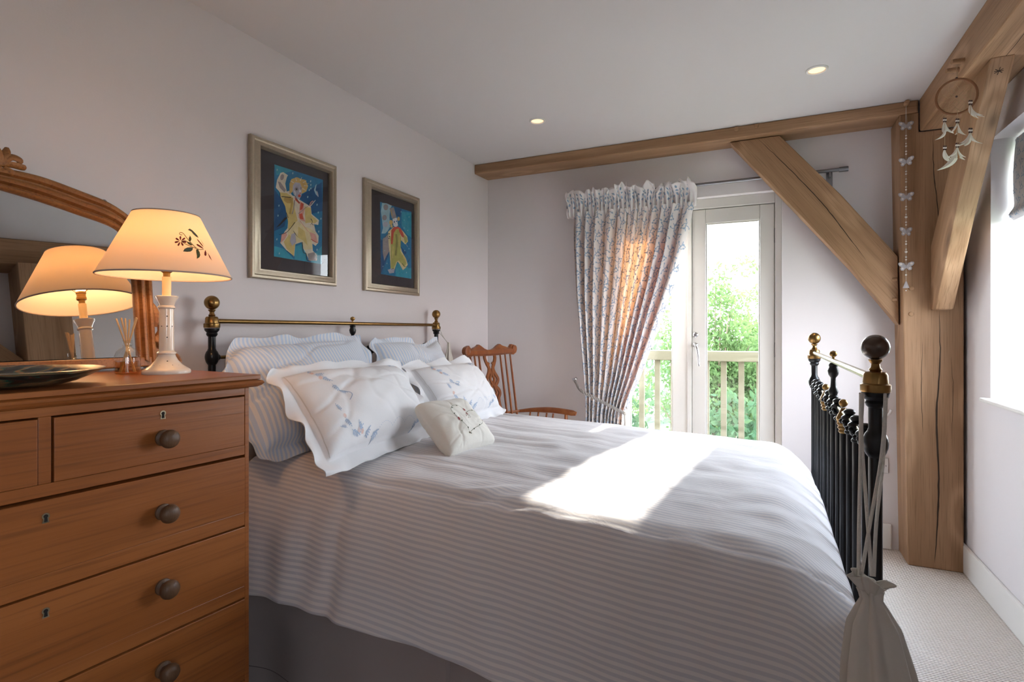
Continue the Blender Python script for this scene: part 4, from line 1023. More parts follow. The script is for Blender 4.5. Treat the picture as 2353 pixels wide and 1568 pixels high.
# ================================================================== Windsor armchair in the corner
chair = thing('windsor_armchair', 'turned wooden spindle back armchair standing in the corner between bed and curtain', 'chair', (.50, 3.16, 0), R(-9))
# local: x forward, y to the left of the sitter (far side = +y)
def cl(x, y, z): return W[chair] @ Vector((x, y, z))
def seat(u, v):
    a = u*2*math.pi; q = v; sx_ = .22*(abs(math.cos(a))**.7)*(1 if math.cos(a) > 0 else -1); sy_ = .23*(abs(math.sin(a))**.7)*(1 if math.sin(a) > 0 else -1)
    return cl(sx_*q, sy_*q, .445-.018*(1-q**3))
b = MB(); b.grid(seat, 40, 8, 0, cu=True); b.grid(lambda u, v: (lambda p: Vector((p.x, p.y, p.z-.035*v)))(Vector(seat(u, 1))), 40, 2, 0, cu=True, flip=True); b.poly([Vector(seat(i/40, 1))-Vector((0, 0, .035)) for i in range(40)])
b.build('seat', M_chair, chair, smooth=50)
for sx_, sy_ in ((.15, .16), (.15, -.16), (-.14, .14), (-.14, -.14)):
    P = [cl(sx_*lerp(1, 1.45, t), sy_*lerp(1, 1.35, t), lerp(.43, 0, t)) for t in [i/12 for i in range(13)]]
    MB().tube(P, [.014, .015, .017, .019, .021, .022, .018, .014, .019, .016, .015, .013, .012], 10).build('leg', M_chair, chair)
for sy_ in (.19, -.19): MB().tube([cl(.185, sy_, .2), cl(0, sy_, .2), cl(-.17, sy_*.93, .2)], [.009, .014, .009], 8).build('stretcher', M_chair, chair)
MB().tube([cl(0, .19, .2), cl(0, 0, .2), cl(0, -.19, .2)], [.009, .014, .009], 8).build('stretcher', M_chair, chair)
def bk(y, z, dx=0):        # back curve: x at height z
    t = (z-.44)/.66; return cl(-.17-.10*t-.02*(1-(y/.24)**2)+dx, y*(1+.04*t), z)
for y in (-.215, -.165, -.115, .115, .165, .215):
    MB().tube([bk(y, z) for z in (.43, .55, .65, .8, .95, 1.06)], [.006, .008, .0085, .008, .0075, .006], 8).build('spindle', M_chair, chair)
# pierced splat: outline with openings built as two mirrored ribs, ties and a lower panel
b = MB()
def rib_(pts, wd):
    P = cr([(y, z, 0) for y, z in pts], 6)
    for sg in (1, -1):
        for q in stroke([(p.x, p.y) for p in P], wd): b.prism([bk(sg*y, z, .006) for y, z in q], W[chair].to_3x3() @ Vector((-.010, 0, 0)))
rib_([(.050, 1.06), (.055, 1.03), (.040, .995), (.022, .965), (.030, .935), (.052, .905), (.060, .885), (.048, .865), (.030, .845), (.058, .815), (.062, .79), (.045, .76), (.050, .70), (.055, .62), (.05, .52), (.045, .44)], .022)
rib_([(.018, 1.00), (.030, .98), (.014, .955), (.010, .92), (.022, .89), (.008, .86), (.018, .83), (.030, .80), (.012, .77), (.02, .72), (.012, .66), (.018, .56), (.01, .44)], .016)
b.build('splat', M_chair, chair, smooth=40)
# comb crest with scrolled ears
top = [(-.27, 1.085), (-.262, 1.112), (-.235, 1.118), (-.215, 1.098), (-.195, 1.092), (-.175, 1.102), (-.155, 1.106), (-.135, 1.112), (-.115, 1.122), (-.09, 1.112), (-.06, 1.095), (-.03, 1.086), (0, 1.084)]
top = top+[(-y, z) for y, z in top[-2::-1]]
bot = [(.27, 1.06), (.24, 1.045), (.20, 1.052), (.12, 1.047), (0, 1.045), (-.12, 1.047), (-.20, 1.052), (-.24, 1.045), (-.27, 1.06)]
MB().prism([bk(y*.98, z, -.008) for y, z in top+bot], W[chair].to_3x3() @ Vector((.020, 0, 0))).build('crest_rail', M_chair, chair, smooth=0, bevel=.004)
for sg in (1, -1):
    MB().lathe([(.028, -.014), (.030, 0), (.028, .014), (.018, .017), (.010, .013), (.001, .015)], bk(sg*.252, 1.083, 0), 20, 0, tuple(W[chair].to_3x3() @ Vector((1, 0, 0)))).build('scrolled_ear', M_chair, chair)
for sg in (1, -1):
    P = cr([cl(-.20, .235*sg, .655), cl(-.10, .265*sg, .668), (cl(.03, .275*sg, .676)), cl(.13, .285*sg, .672), cl(.215, .29*sg, .664)], 6)
    MB().tube(P, [.012+.010*min(1, i/10)*(1 if i < 22 else (1-(i-22)*.35)) for i in range(len(P))], 10, 0, True, .55).build('arm', M_chair, chair)
    MB().tube([cl(.12, .20*sg, .44), cl(.14, .235*sg, .50), cl(.15, .265*sg, .56), cl(.145, .283*sg, .664)], [.012, .017, .011, .012], 10).build('arm_post', M_chair, chair)
    for x in (-.12, -.055, .01, .06):
        MB().tube([cl(x, .205*sg, .44), cl(x-.005, .268*sg, .655)], .006, 7).build('arm_spindle', M_chair, chair)
MB().tube(cr([cl(-.20, .235, .655), cl(-.235, .12, .655), cl(-.24, 0, .655), cl(-.235, -.12, .655), cl(-.20, -.235, .655)], 6), .011, 8, 0, True, .8).build('arm_bow', M_chair, chair)

# ================================================================== curtain, pole and tieback
pole = thing('curtain_pole', 'brushed steel curtain pole on brackets above the glass doors', 'curtain pole', (1.48, 3.575, 2.12))
MB().tube([(.69, 3.575, 2.128), (2.285, 3.575, 2.128)], .010, 14).build('pole', M_steel, pole)
for x in (.672, 2.290): MB().lathe([(.0145, -.022), (.0145, .022)], (x, 3.575, 2.128), 18, 0, (1, 0, 0)).build('finial', M_steel, pole)
for x in (.72, 2.222):
    MB().box(x-.006, x+.006, 3.565, YF-.004, 2.09, 2.118).build('bracket_arm', M_steel, pole, smooth=0, bevel=.002)
    MB().box(x-.016, x+.016, YF-.004, YF-.0005, 1.95, 2.13).build('wall_plate', M_steel, pole, smooth=0, bevel=.001)
LE = [(0, .700), (.10, .702), (.35, .722), (.6, .757), (.85, .800), (1.0, .812), (1.1, .818), (1.5, .81), (2.1, .80)]
def redge(d):   # right edge of the curtain, d = metres below the header line
    pts = [(0, 1.484), (.10, 1.462), (.30, 1.422), (.50, 1.362), (.70, 1.292), (.9, 1.222), (1.1, 1.150), (1.25, 1.092), (1.33, 1.066), (1.40, 1.066), (1.6, 1.10), (2.0, 1.12)]
    return ip(pts, d)
LE = [(0, .705), (.2, .705), (.55, .722), (.9, .758), (1.2, .792), (1.33, .806), (1.5, .81), (2.0, .80)]
ZH = 2.005
def curtain(u, v):
    d = v*(ZH-.025); x0, x1 = ip(LE, d), redge(d)
    wd = x1-x0; full = .78
    g = 1-wd/full                                   # how gathered
    ph = u*11*2*math.pi
    # a calmer, less pleated stretch in the middle where the cloth is drawn aside
    mid = math.exp(-((u-.60)/.13)**2)*max(0, 1-d/1.2)
    amp = lerp(.018, .036, min(1, d/.25))*(1-.78*mid)
    y = 3.492+amp*math.sin(ph+1.1*math.sin(u*9)+d*.6)+.006*math.sin(ph*2.3+d)
    xx = x0+wd*(u+.012*math.sin(ph+1.4)*(1-g*.5))
    y -= .03*math.exp(-((d-1.33)/.10)**2)*0
    y = lerp(y, 3.50+(y-3.492)*.9, min(1, g))
    if d > 1.1: y -= .035*min(1, (d-1.1)/.3)
    tie = math.exp(-((d-lerp(1.20, 1.335, u))/.05)**2); y = lerp(y, 3.47, tie*.45)
    return Vector((xx, y, ZH-d))
b = MB().grid(curtain, 300, 120, 0)
def csurf(x, z, off=-.0022):      # x across 0..1.9 of flat cloth, z down
    u, v = min(1, max(0, x/1.9)), min(1, max(0, z/(ZH-.025))); p = curtain(u, v); e = .0006
    n = (curtain(u+e, v)-curtain(u-e, v)).cross(curtain(u, v+.002)-curtain(u, v-.002))
    n = n.normalized() if n.length else Vector((0, 1, 0))
    if n.y < 0: n = -n
    return p+n*off
def sprig(b, S, x, y, s, an, mat, sx=1):
    def T(px, py): return (x+sx*(px*math.cos(an)-py*math.sin(an))*s, y+(px*math.sin(an)+py*math.cos(an))*s)
    for pts, wd in (([(0, -1), (.1, -.4), (0, .1), (-.25, .6), (-.1, 1)], .16), ([(.05, -.2), (.5, -.45), (.8, -.3)], .14), ([(0, .1), (-.5, -.05), (-.75, -.35)], .14), ([(-.2, .5), (.3, .55), (.55, .3)], .13)):
        puts(b, S, stroke([T(*p) for p in pts], wd*s), mat)
    for (px, py, a2) in ((.75, -.3, .2), (-.7, -.3, -2.2), (.5, .35, -.6), (-.1, .95, 1.4), (.15, -.6, .6)):
        put(b, S, [T(px+math.cos(a2)*q*.60-math.sin(a2)*w_, py+math.sin(a2)*q*.60+math.cos(a2)*w_) for q, w_ in ((0, 0), (.5, .21), (1, 0), (.5, -.21))], mat)
rnd = random.Random(4)
row = 0; zz = .03
while zz < 1.50:
    xx = .02+(.035 if row % 2 else 0)
    while xx < 1.88:
        sprig(b, csurf, xx+rnd.uniform(-.006, .006), zz+rnd.uniform(-.008, .008), .031, rnd.choice((0, .5, 2.8, -.5))+rnd.uniform(-.2, .2), 1); xx += .088
    zz += .062; row += 1
cur = thing('curtain', 'long gathered white curtain with blue leaf print tied back beside the glass doors', 'curtain', (1.08, 3.49, 0))
b.build('curtain_cloth', [M_curtain, M_print], cur, smooth=180)
def lining(u, v):
    d = .05+v*1.9; x1 = redge(d)-.012; x0 = max(ip(LE, d)+.01, x1-lerp(.20, .16, v))
    return Vector((lerp(x0, x1, u), 3.535+.010*math.sin(u*30+d*2)-.035*min(1, d/1.33)*1.0, ZH-d))
MB().grid(lining, 40, 60, 0).build('lining', M_curtain, cur, smooth=180)
# frilled heading that stands up in front of the pole
def headf(u, v):
    x = lerp(.665, 1.505, u); ph = u*30*2*math.pi
    k = [(0, -.02), (.25, 0), (.42, 0), (.55, .006), (1, .045)]
    h = [(0, -.03), (.25, 0), (.42, .035), (.6, .075), (1, .125)]
    fr = max(0, (v-.35)/.65)
    fr *= 1-.75*max(0, (u-.965)/.035)
    wob = nz(u*22, v*1.5, 1.1)*.05*fr+nz(u*55, v*2, 4)*.018*fr
    endl = max(0, (.05-u)/.05)*.5+max(0, (u-.97)/.03)*.4
    return Vector((x+.020*fr*math.sin(ph*.5+1)+nz(u*31, v*2, 7)*.03*fr, 3.487-ip(k, v)+.011*math.sin(ph)*(1-.3*fr)+wob+.022*max(0,(u-.97)/.03)**2, ZH+ip(h, v)*(1-.35*max(0, (u-.965)/.035))+.045*nz(u*30, .5, 9)*fr+.02*nz(u*75, .5, 3)*fr))
b = MB().grid(headf, 420, 16, 0, flip=True)
def hsurf(x, z): return headf(min(1, max(0, x/1.9)), min(1, max(0, z)))+Vector((0, -.002, .0005))
def sprig2(x, v, mat):
    for (dx, dv, a) in ((0, 0, .3), (.012, .1, 1.9), (-.01, .12, 2.6)):
        put(b, hsurf, [(x+dx+math.cos(a)*q*.024-math.sin(a)*w_*.007, v+dv+(math.sin(a)*q*.024+math.cos(a)*w_*.007)*6) for q, w_ in ((0, 0), (.5, 1), (1, 0), (.5, -1))], mat)
for i in range(58): sprig2(.02+i*.031, .30+.42*((i*7) % 5)/5, 1)
b.build('frilled_heading', [M_curtain, M_print], cur, smooth=180, solid=.0012)
# tieback
hk = at_y(1320, 872, YF-.03)
tb = thing('curtain_tieback', 'twisted silver rope tieback with a tassel holding the curtain', 'tieback', (hk.x, YF-.001, hk.z))
MB().lathe([(.013, 0), (.013, .004), (.006, .008), (.005, .035), (.010, .04), (.010, .045)], (hk.x, YF-.001, hk.z), 14, 0, (0, -1, 0)).build('wall_hook', M_chrome, tb)
kn = Vector((1.082, 3.405, .690))
path = cr([Vector((hk.x, YF-.03, hk.z-.006)), Vector((hk.x+.03, 3.53, hk.z-.022)), Vector((.79, 3.43, lerp(hk.z, kn.z, .30)-.006)), Vector((.92, 3.41, lerp(hk.z, kn.z, .60)-.004)), Vector((1.02, 3.402, lerp(hk.z, kn.z, .86))), kn], 14)
b = MB()
for off in (0, math.pi*2/3, math.pi*4/3):
    P = []
    for i, p in enumerate(path):
        d = (path[min(len(path)-1, i+1)]-path[max(0, i-1)]).normalized(); u_ = d.cross(Vector((0, 0, 1))).normalized(); q_ = d.cross(u_); a = i*1.1+off
        P.append(p+u_*.0045*math.cos(a)+q_*.0065*math.sin(a))
    b.tube(cr(P, 2), .0045, 6)
b.tube(cr([kn, kn+Vector((.006, .05, .02)), kn+Vector((-.05, .12, .05)), Vector((.9, 3.56, .76))], 6), .006, 6)
b.build('rope', plain('silver_grey_rope', (.42, .39, .37), .6, bump=.5, bscale=300), tb)
b = MB(); b.ball(kn, .013, 10); b.tube([kn, kn+Vector((.004, -.003, -.075))], .006, 8); b.lathe([(.006, 0), (.013, -.012), (.014, -.022), (.010, -.027), (.013, -.032), (.019, -.075), (.020, -.10), (.001, -.10)], kn+Vector((.004, -.003, -.068)), 18, 0, None, wob=lambda a, z: 1+.07*math.sin(a*9)*(1 if z < -.03 else 0))
b.build('tassel', M_rope, tb)
# spare hook at the other side of the doors
hp_ = at_y(2036, 950, YF-.04)
hk2 = thing('curtain_hook', 'small white wall hook right of the glass doors beside the oak corner post', 'hook', (hp_.x, YF-.001, hp_.z))
b = MB(); b.prism([(hp_.x-.016, YF-.0005, hp_.z-.026), (hp_.x+.012, YF-.0005, hp_.z-.026), (hp_.x+.012, YF-.0005, hp_.z+.012), (hp_.x-.016, YF-.0005, hp_.z+.012)], (0, -.008, 0))
b.tube(cr([(hp_.x, YF-.006, hp_.z-.008), (hp_.x+.004, YF-.03, hp_.z-.012), (hp_.x+.014, YF-.046, hp_.z-.002), (hp_.x+.022, YF-.05, hp_.z+.022)], 5), .007, 8); b.build('hook', M_plate, hk2)

# ================================================================== roman blind
bl = thing('window_blind', 'folded roman blind with blue leaf print at the top of the side window', 'blind', (2.90, 2.55, 1.70))
def blindf(u, v):
    y = lerp(3.085, 2.02, u); z = lerp(2.055, 1.695, v)
    return Vector((2.882-.010*math.sin(v*math.pi)-.022*math.exp(-((v-.93)/.07)**2)-.003*math.sin(u*7), y, z))
b = MB().grid(blindf, 40, 60, 0, flip=True)
BS = lambda x, z: blindf(min(1, max(0, x/1.065)), min(1, max(0, z/.36)))+Vector((-.0015, 0, 0))
r0 = 0; zz = .02
while zz < .35:
    xx = .02+(.03 if r0 % 2 else 0)
    while xx < 1.05: sprig(b, BS, xx, zz, .021, rnd.choice((0, .5, 2.8)), 1); xx += .065
    zz += .052; r0 += 1
b.build('blind_cloth', [M_blind, plain('blind_blue_print', (.30, .38, .48), .9)], bl, smooth=60, solid=0)
MB().box(2.905, 2.93, 2.02, 3.085, 2.03, 2.064).build('head_rail', M_white, bl, smooth=0)

# ================================================================== framed paintings
def picture(lab, y0, y1, z0, z1, fw, art_px, draw):
    t = thing('framed_painting', lab, 'picture', (0, (y0+y1)/2, z0))
    pf = [(0, 0), (0, .016), (.10, .021), (.30, .022), (.42, .018), (.50, .019), (.72, .027), (.86, .028), (.95, .020), (1, .010), (1, .004)]
    b = MB(); co = [(y0, z0), (y1, z0), (y1, z1), (y0, z1)]; sg = [(1, 1), (-1, 1), (-1, -1), (1, -1)]
    n0 = [b.add([(x+.0015, c[0]+s[0]*fw*q, c[1]+s[1]*fw*q) for q, x in pf]) for c, s in zip(co, sg)]
    for i in range(4):
        a, c = n0[i], n0[(i+1) % 4]
        for j in range(len(pf)-1): b.face([a+j, c+j, c+j+1, a+j+1])
    b.build('frame', M_gilt, t, smooth=35)
    a = fw*.98
    MB().box(.004, .008, y0+a, y1-a, z0+a, z1-a).build('mount', M_mount, t, smooth=0)
    b = MB(); draw(b, .0085); b.build('painting', ART, t, smooth=0)
    MB().box(.0125, .0135, y0+a*.995, y1-a*.995, z0+a*.995, z1-a*.995).build('picture_glass', M_picglass, t, smooth=0)
ARTC = dict(blue=(.012, .15, .30), deep=(.008, .07, .19), teal=(.03, .27, .38), pale=(.30, .45, .52), yel=(.55, .42, .16), lem=(.62, .52, .30), cream=(.62, .54, .44), red=(.50, .07, .04), pink=(.60, .30, .25),
            grey=(.27, .23, .23), lilac=(.38, .36, .42), black=(.015, .015, .02), hair=(.55, .36, .12), ochre=(.40, .27, .08), green=(.38, .36, .10), olive=(.22, .21, .06), white=(.62, .62, .64))
ART = []; AI = {}
for k_, c_ in ARTC.items(): AI[k_] = len(ART); ART.append(plain('paint_'+k_, c_, .85, var=.28, bscale=38))
def painter(b, x0, ox, oz, sc):
    st = {'k': 0}
    def wp(x, y): st_ = at_x(ox+x/sc, oz+y/sc, x0+st['k']); return Vector((x0+st['k'], st_.y, st_.z))
    def P(pts, c):
        st['k'] += .00003; q = [wp(*p) for p in pts]; b.poly(q, AI[c])
    def S(pts, wd, c, w1=None):
        st['k'] += .00003; pp = [(p.x, p.y) for p in cr([(x, y, 0) for x, y in pts], 4)]
        for q in stroke(pp, wd, w1): n = b.add([wp(*k) for k in q]); b.face([n, n+1, n+2, n+3], AI[c])
    def E(x, y, rx, ry, c, an=0, n=12): P([(x+rx*math.cos(t)*math.cos(an)-ry*math.sin(t)*math.sin(an), y+rx*math.cos(t)*math.sin(an)+ry*math.sin(t)*math.cos(an)) for t in [2*math.pi*k/n for k in range(n)]], c)
    return P, S, E
def art1(b, x0):      # traced from a 952x1568 view of 600..770, 360..640
    P, S, E = painter(b, x0, 600, 360, 5.6)
    P([(170, 100), (795, 300), (780, 1385), (165, 1285)], 'blue')
    P([(480, 520), (560, 470), (780, 330), (790, 700), (640, 740), (560, 600)], 'deep')
    P([(170, 420), (300, 600), (330, 760), (300, 900), (170, 960)], 'deep'); P([(168, 1150), (300, 1190), (430, 1330), (165, 1285)], 'teal'); P([(430, 1160), (540, 1120), (600, 1350), (430, 1326)], 'teal'); P([(170, 100), (420, 180), (200, 240)], 'teal'); P([(700, 1240), (782, 1150), (780, 1385), (640, 1362)], 'teal')
    P([(205, 300), (250, 210), (285, 200), (345, 240), (330, 270), (310, 350), (330, 450), (360, 440), (400, 500), (430, 510), (500, 560), (600, 620), (640, 650), (650, 740), (700, 780), (745, 820), (735, 880), (680, 870), (700, 960), (740, 1020), (735, 1110), (700, 1150), (660, 1120), (665, 1210), (720, 1270), (715, 1340), (620, 1340), (580, 1250), (540, 1180), (520, 1100), (440, 1130), (425, 1290), (330, 1210), (245, 1110), (300, 970), (340, 920), (350, 800), (310, 640), (250, 520), (235, 450), (190, 400)], 'cream')
    P([(240, 460), (330, 470), (400, 520), (440, 700), (470, 820), (350, 960), (345, 830), (310, 640), (260, 540)], 'yel')
    P([(560, 640), (640, 660), (645, 750), (730, 830), (690, 860), (620, 850), (570, 860)], 'yel'); P([(470, 830), (560, 900), (640, 930), (700, 980), (640, 1010), (660, 1190), (560, 1200), (530, 1090), (430, 1110), (350, 1080), (340, 960)], 'lem'); P([(290, 1100), (360, 1000), (440, 1100), (420, 1280), (330, 1190)], 'yel')
    P([(480, 900), (560, 960), (600, 1150), (540, 1080), (470, 1040)], 'yel'); E(350, 560, 60, 40, 'ochre', .3); S([(400, 530), (390, 640), (370, 740)], 26, 'ochre'); S([(430, 560), (420, 660), (400, 740)], 14, 'grey')
    P([(215, 320), (250, 330), (320, 430), (300, 460), (240, 400)], 'grey'); E(270, 265, 24, 40, 'grey', .2)
    P([(500, 570), (540, 600), (560, 680), (540, 760), (570, 840), (510, 820), (480, 780), (490, 700)], 'pink'); P([(510, 590), (550, 610), (530, 680), (500, 690)], 'red'); P([(490, 740), (530, 730), (545, 810), (500, 800)], 'red'); P([(430, 520), (500, 590), (490, 610), (440, 560)], 'red')
    P([(365, 350), (390, 290), (460, 265), (520, 290), (570, 300), (605, 380), (580, 450), (520, 480), (490, 350), (430, 340), (400, 460), (365, 480)], 'hair')
    for i in range(12): a = -2.9+i*.33; S([(480+70*math.cos(a), 370+60*math.sin(a)), (480+(118+10*(i % 3))*math.cos(a), 370+(100+9*(i % 2))*math.sin(a))], 12, 'cream' if i % 2 else 'hair', 3)
    P([(410, 370), (440, 330), (500, 340), (525, 400), (520, 500), (490, 555), (440, 530), (405, 450)], 'lilac'); E(455, 420, 24, 28, 'grey'); E(456, 420, 10, 10, 'black'); E(512, 410, 10, 22, 'grey'); E(500, 450, 8, 26, 'white'); E(492, 505, 18, 20, 'red'); E(502, 470, 9, 8, 'red'); S([(430, 440), (440, 480), (430, 520)], 10, 'white')
    P([(265, 1000), (320, 970), (335, 1010), (300, 1070), (250, 1110)], 'pink'); P([(620, 970), (700, 1000), (730, 1100), (660, 1090)], 'pink'); S([(640, 1060), (700, 1100), (730, 1105)], 8, 'red')
    P([(600, 1250), (680, 1230), (720, 1290), (700, 1340), (610, 1335)], 'grey'); P([(390, 1000), (440, 980), (450, 1100), (400, 1150), (370, 1090)], 'lilac')
    for a in range(5): S([(690, 1240+a*18), (730, 1262+a*17)], 7, 'white', 2)
    P([(195, 915), (300, 790), (335, 775), (330, 800), (240, 890)], 'black'); S([(262, 515), (320, 520), (385, 525)], 9, 'black'); S([(240, 460), (250, 540)], 7, 'black'); S([(435, 845), (380, 920), (320, 980), (230, 1008)], 9, 'black', 4); S([(480, 735), (560, 670), (690, 570)], 9, 'grey', 5); S([(500, 830), (610, 970)], 8, 'pink')
    S([(530, 1100), (545, 1230), (580, 1250), (590, 1330), (640, 1345)], 8, 'black'); S([(330, 1210), (430, 1290)], 6, 'black', 3); S([(640, 800), (660, 840), (635, 880)], 8, 'black', 3); S([(650, 860), (675, 885)], 6, 'black'); S([(325, 720), (350, 790)], 6, 'black'); S([(430, 500), (470, 560), (500, 600)], 6, 'black')
    for i in range(5): S([(415+i*12, 955+i*18), (440+i*8, 1000+i*8)], 6, 'black', 2)
    P([(700, 370), (715, 350), (700, 430), (740, 520), (705, 490), (680, 430)], 'pale'); E(725, 480, 9, 42, 'lilac', -.25)
    S([(620, 650), (650, 620), (700, 560)], 14, 'cream', 6); S([(670, 570), (640, 590), (625, 630)], 10, 'pink')
    for (x, y) in ((207, 170), (408, 215), (637, 318), (230, 632), (218, 760), (203, 1065), (234, 1247), (720, 620), (640, 365), (742, 965), (735, 720), (620, 430), (640, 410), (600, 520), (770, 800), (720, 1200)): E(x, y, 7, 14, 'pale', .15)
def art2(b, x0):      # traced from a 784x1568 view of 850..960, 440..660
    P, S, E = painter(b, x0, 850, 440, 7.127)
    P([(165, 170), (680, 335), (678, 1432), (180, 1355)], 'blue'); P([(400, 245), (520, 290), (500, 420), (430, 400)], 'deep'); P([(170, 780), (330, 900), (300, 1060), (180, 1350)], 'deep'); P([(500, 900), (600, 1000), (560, 1060)], 'deep'); P([(520, 330), (680, 350), (680, 760), (600, 700), (520, 560)], 'teal'); P([(420, 1180), (520, 1160), (640, 1260), (678, 1250), (678, 1432), (420, 1390)], 'teal')
    P([(200, 190), (270, 195), (360, 235), (330, 290), (320, 420), (330, 580), (290, 650), (250, 690), (190, 690), (215, 600), (200, 480), (180, 330)], 'pale'); E(260, 260, 40, 50, 'grey'); E(240, 430, 38, 46, 'grey'); E(255, 540, 46, 44, 'lilac')
    P([(320, 280), (390, 260), (430, 400), (430, 440), (360, 440)], 'grey'); S([(345, 300), (365, 400)], 12, 'ochre'); P([(370, 450), (440, 430), (460, 560), (420, 590), (385, 560)], 'white'); E(400, 500, 10, 16, 'deep'); E(435, 490, 9, 14, 'deep'); E(415, 530, 9, 8, 'lilac')
    E(345, 510, 30, 42, 'hair'); E(470, 450, 22, 34, 'hair'); E(355, 570, 20, 26, 'yel')
    P([(210, 780), (300, 700), (330, 760), (330, 960), (270, 1060), (235, 1140), (210, 1000)], 'grey'); S([(240, 760), (300, 690)], 5, 'black')
    P([(300, 660), (390, 580), (430, 610), (480, 590), (540, 650), (610, 740), (625, 820), (580, 870), (510, 800), (500, 900), (520, 980), (590, 1100), (620, 1200), (590, 1250), (540, 1290), (480, 1180), (450, 1150), (430, 1200), (400, 1290), (340, 1270), (330, 1080), (310, 900), (300, 760)], 'lem')
    P([(330, 760), (400, 620), (480, 620), (510, 760), (500, 980), (600, 1180), (560, 1240), (470, 1130), (430, 1160), (390, 1270), (340, 1250), (345, 900)], 'green'); S([(430, 700), (440, 850), (420, 1050)], 30, 'olive'); S([(480, 720), (480, 900)], 14, 'yel'); S([(380, 900), (370, 1100)], 14, 'yel'); S([(540, 1040), (590, 1150)], 20, 'yel'); P([(540, 700), (610, 760), (615, 830), (575, 850)], 'green')
    P([(350, 640), (390, 585), (470, 580), (490, 610), (430, 620), (390, 680), (370, 870), (345, 860)], 'red'); P([(470, 600), (500, 600), (550, 690), (560, 760), (520, 740), (480, 660)], 'red'); E(430, 596, 34, 16, 'red')
    for (x, y) in ((315, 695), (322, 740), (312, 770)): E(x, y, 10, 10, 'black')
    P([(290, 1285), (350, 1265), (405, 1280), (395, 1335), (320, 1345)], 'lilac'); S([(345, 1270), (395, 1265)], 6, 'black'); S([(530, 1180), (570, 1235), (610, 1230)], 8, 'black', 4); S([(625, 1160), (650, 1100)], 9, 'black', 3); S([(590, 860), (620, 910)], 5, 'lilac')
    for (x, y) in ((510, 335), (640, 420), (560, 470), (640, 940), (570, 970), (280, 1180), (215, 1230), (600, 1330), (240, 970), (620, 640), (560, 600)): E(x, y, 6, 11, 'pale', .15)
A1, A2 = at_x(581, 305, 0.02), at_x(777, 381, .02)
picture('larger silver gilt framed painting of a yellow suited clown with one arm raised', 1.523, 2.003, 1.424, 2.001, .044, None, art1)
picture('silver gilt framed painting of a clown in a tall hat, nearer the corner', 2.207, 2.694, 1.419, 2.001, .044, None, art2)

# ================================================================== dreamcatcher
PG = at_x(2183, 163, 2.56)
RC = at_x(2198, 222, 2.545)
dc = thing('dreamcatcher', 'brown ring dreamcatcher with white feathers hanging from the right oak beam', 'dreamcatcher', RC)
U_ = Vector((_c, _s, 0)); T_ = Vector((-_s, _c, 0)); Uz = Vector((0, 0, 1)); RX = (U_*.86-T_*.5).normalized()
RRx, RRz = .062, .066
rp = lambda a, r=1: RC+RX*(RRx*r*math.cos(a))+Uz*(RRz*r*math.sin(a))
MB().tube([rp(k/40*2*math.pi) for k in range(41)], .0042, 8).build('ring', M_suede, dc)
b = MB()
for k in range(10):
    a = k*.628; 
    for (r0_, r1_, da) in ((1, .68, .314), (.68, .42, .314), (.42, .15, .314)):
        for sg in (1, -1): b.tube([rp(a+(.314 if r0_ == .68 else 0), r0_), rp(a+(.314 if r0_ == .68 else 0)+sg*da, r1_)], .0006, 4)
b.build('web', M_web, dc); MB().ball(RC, .004, 8).build('bead', M_beadd, dc)
topp = at_x(2199, 150, 2.575)
b = MB(); b.tube([rp(math.pi/2), rp(math.pi/2)+Uz*.05+U_*.001, topp], .0012, 5); b.tube([rp(math.pi/2)+U_*.003, topp+U_*.003-Uz*.02], .0009, 5); b.build('hanging_cord', M_web, dc)
MB().ball(rp(math.pi/2)+Uz*.004, .0045, 8).build('bead', M_beadd, dc)
rnd = random.Random(9)
def feather(p, an, l, mat, sw=.35):
    b = MB(); d0 = Vector((0, 0, -1)); X_ = U_*math.cos(an)*1+T_*math.sin(an)*.5
    sp = [p+d0*l*t*(1-.25*t)+X_*l*sw*t*t for t in [i/8 for i in range(9)]]; wv = U_.cross(d0).normalized()
    for sg in (-1, 1):
        pts = []
        for i, q in enumerate(sp):
            t = i/8; wd = l*.15*math.sin(math.pi*min(1, t*.9+.08))**.7
            pts.append((q, q+U_*(sg*wd*(1 if X_.x < 0 else 1))+T_*(wd*.3)+Vector((0, 0, -.15*wd))))
        for (a, c), (d, e) in zip(pts, pts[1:]): n = b.add([a, c, e, d]); b.face([n, n+1, n+2, n+3])
    b.tube(sp, .0006, 4); b.build('feather', mat, dc, smooth=60)
def strand(u0, v0, vs):
    a = at_x(u0, v0, 2.545); last = a; b = MB()
    zs_ = [at_x(u0, v, 2.545) for v in vs]
    b.tube([a, zs_[-1]], .0010, 5)
    b.build('suede_lace', M_web, dc)
    for z_ in zs_:
        for dx in (-.0035, .0035):
            MB().ball(z_+U_*dx+Uz*.006, .0036, 7).build('bead', M_beadd, dc); MB().ball(z_+U_*dx, .0038, 7).build('bead', M_bead, dc); MB().ball(z_+U_*dx-Uz*.006, .0034, 7).build('bead', M_beadd, dc)
        for k in range(6):
            feather(z_-Uz*.008, rnd.choice((0, 2.9, 3.4, .4))+rnd.uniform(-.4, .4), rnd.uniform(.045, .065), M_featherb if k == 5 else M_feather, rnd.uniform(.1, .9))
strand(2171, 250, (276, 340)); strand(2200, 250, (278, 334)); strand(2230, 216, (236, 300))
feather(at_x(2172, 300, 2.545), 3.0, .05, M_feather, .8); feather(at_x(2198, 345, 2.545), 3.3, .105, M_feather, .75)

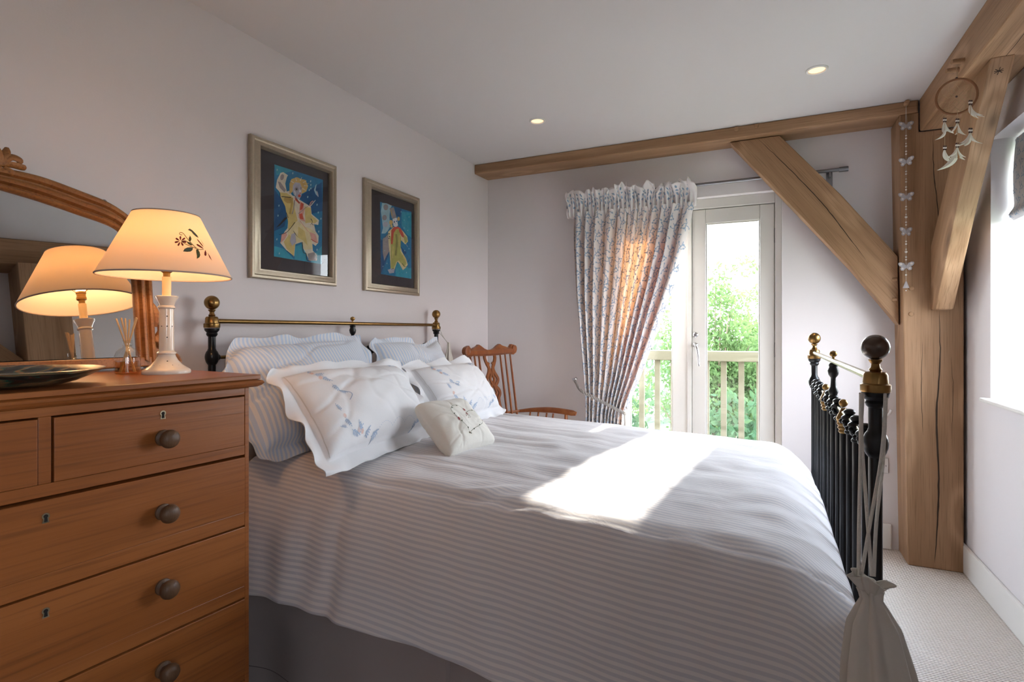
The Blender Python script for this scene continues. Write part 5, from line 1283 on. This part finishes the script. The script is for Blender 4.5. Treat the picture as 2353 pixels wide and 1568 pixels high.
# ================================================================== butterfly garland
GX = at_y(2082, 240, YB-.022)
gar = thing('butterfly_garland', 'hanging string of whitewashed butterflies and beads on the oak corner post', 'garland', at_y(2083, 670, YB-.022))
gp_ = lambda v, dx=0, dy=0: Vector((GX.x+dx, YB-.022-dy, at_y(2082, v, YB-.022).z))
b = MB(); b.tube([gp_(243), gp_(285, .003)], .0009, 4); b.tube([gp_(243), gp_(285, -.003)], .0009, 4); b.tube([gp_(285), gp_(655)], .0008, 4); b.build('string', M_rope, gar)
wing = [(.002, .006), (.010, .018), (.022, .024), (.032, .022), (.034, .014), (.028, .004), (.020, .000), (.025, -.008), (.022, -.018), (.012, -.020), (.005, -.012), (.002, -.006)]
for v, rz in ((290, .15), (372, -.5), (453, 0), (533, .5), (613, -.35)):
    c = gp_(v); b = MB(); D = Vector((math.cos(rz), math.sin(rz), 0))
    for sg in (1, -1): b.prism([c+D*(sg*x)+Vector((0, -.002, z)) for x, z in wing], Vector((-math.sin(rz), math.cos(rz), 0))*.0018)
    b.ball(c, .0032, 7, 0, 3.2)
    for sg in (1, -1): b.tube([c+Uz*.009, c+Uz*.018+D*sg*.006, c+Uz*.021+D*sg*.011], .0006, 4)
    b.build('butterfly', M_tin, gar, smooth=30)
    b = MB()
    for sg in (1, -1):
        for x, z, r in ((.022, .014, .006), (.015, -.009, .005)): b.lathe([(r, 0), (r*.9, .0004)], c+D*(sg*x)+Vector((0, -.0024, z)), 8, 0, (math.sin(rz), -math.cos(rz), 0))
    b.build('wing_inlay', M_bead, gar, smooth=0)
for v0 in (290, 372, 453, 533):
    for dv, r in ((22, .0045), (28, .0048), (40, .0036), (46, .0066 if v0 > 400 else .0048), (58, .0048), (64, .0045)): MB().ball(gp_(v0+dv), r*.92, 8).build('bead', M_bead, gar)
MB().ball(gp_(632), .0045, 8).build('bead', M_bead, gar)
MB().lathe([(.003, .018), (.006, .008), (.013, -.012), (.0135, -.016), (.001, -.0155)], gp_(655), 20).build('bell', M_tin, gar)
MB().ball(gp_(668), .003, 8).build('bead', M_bead, gar)
print('SCENE BUILT')
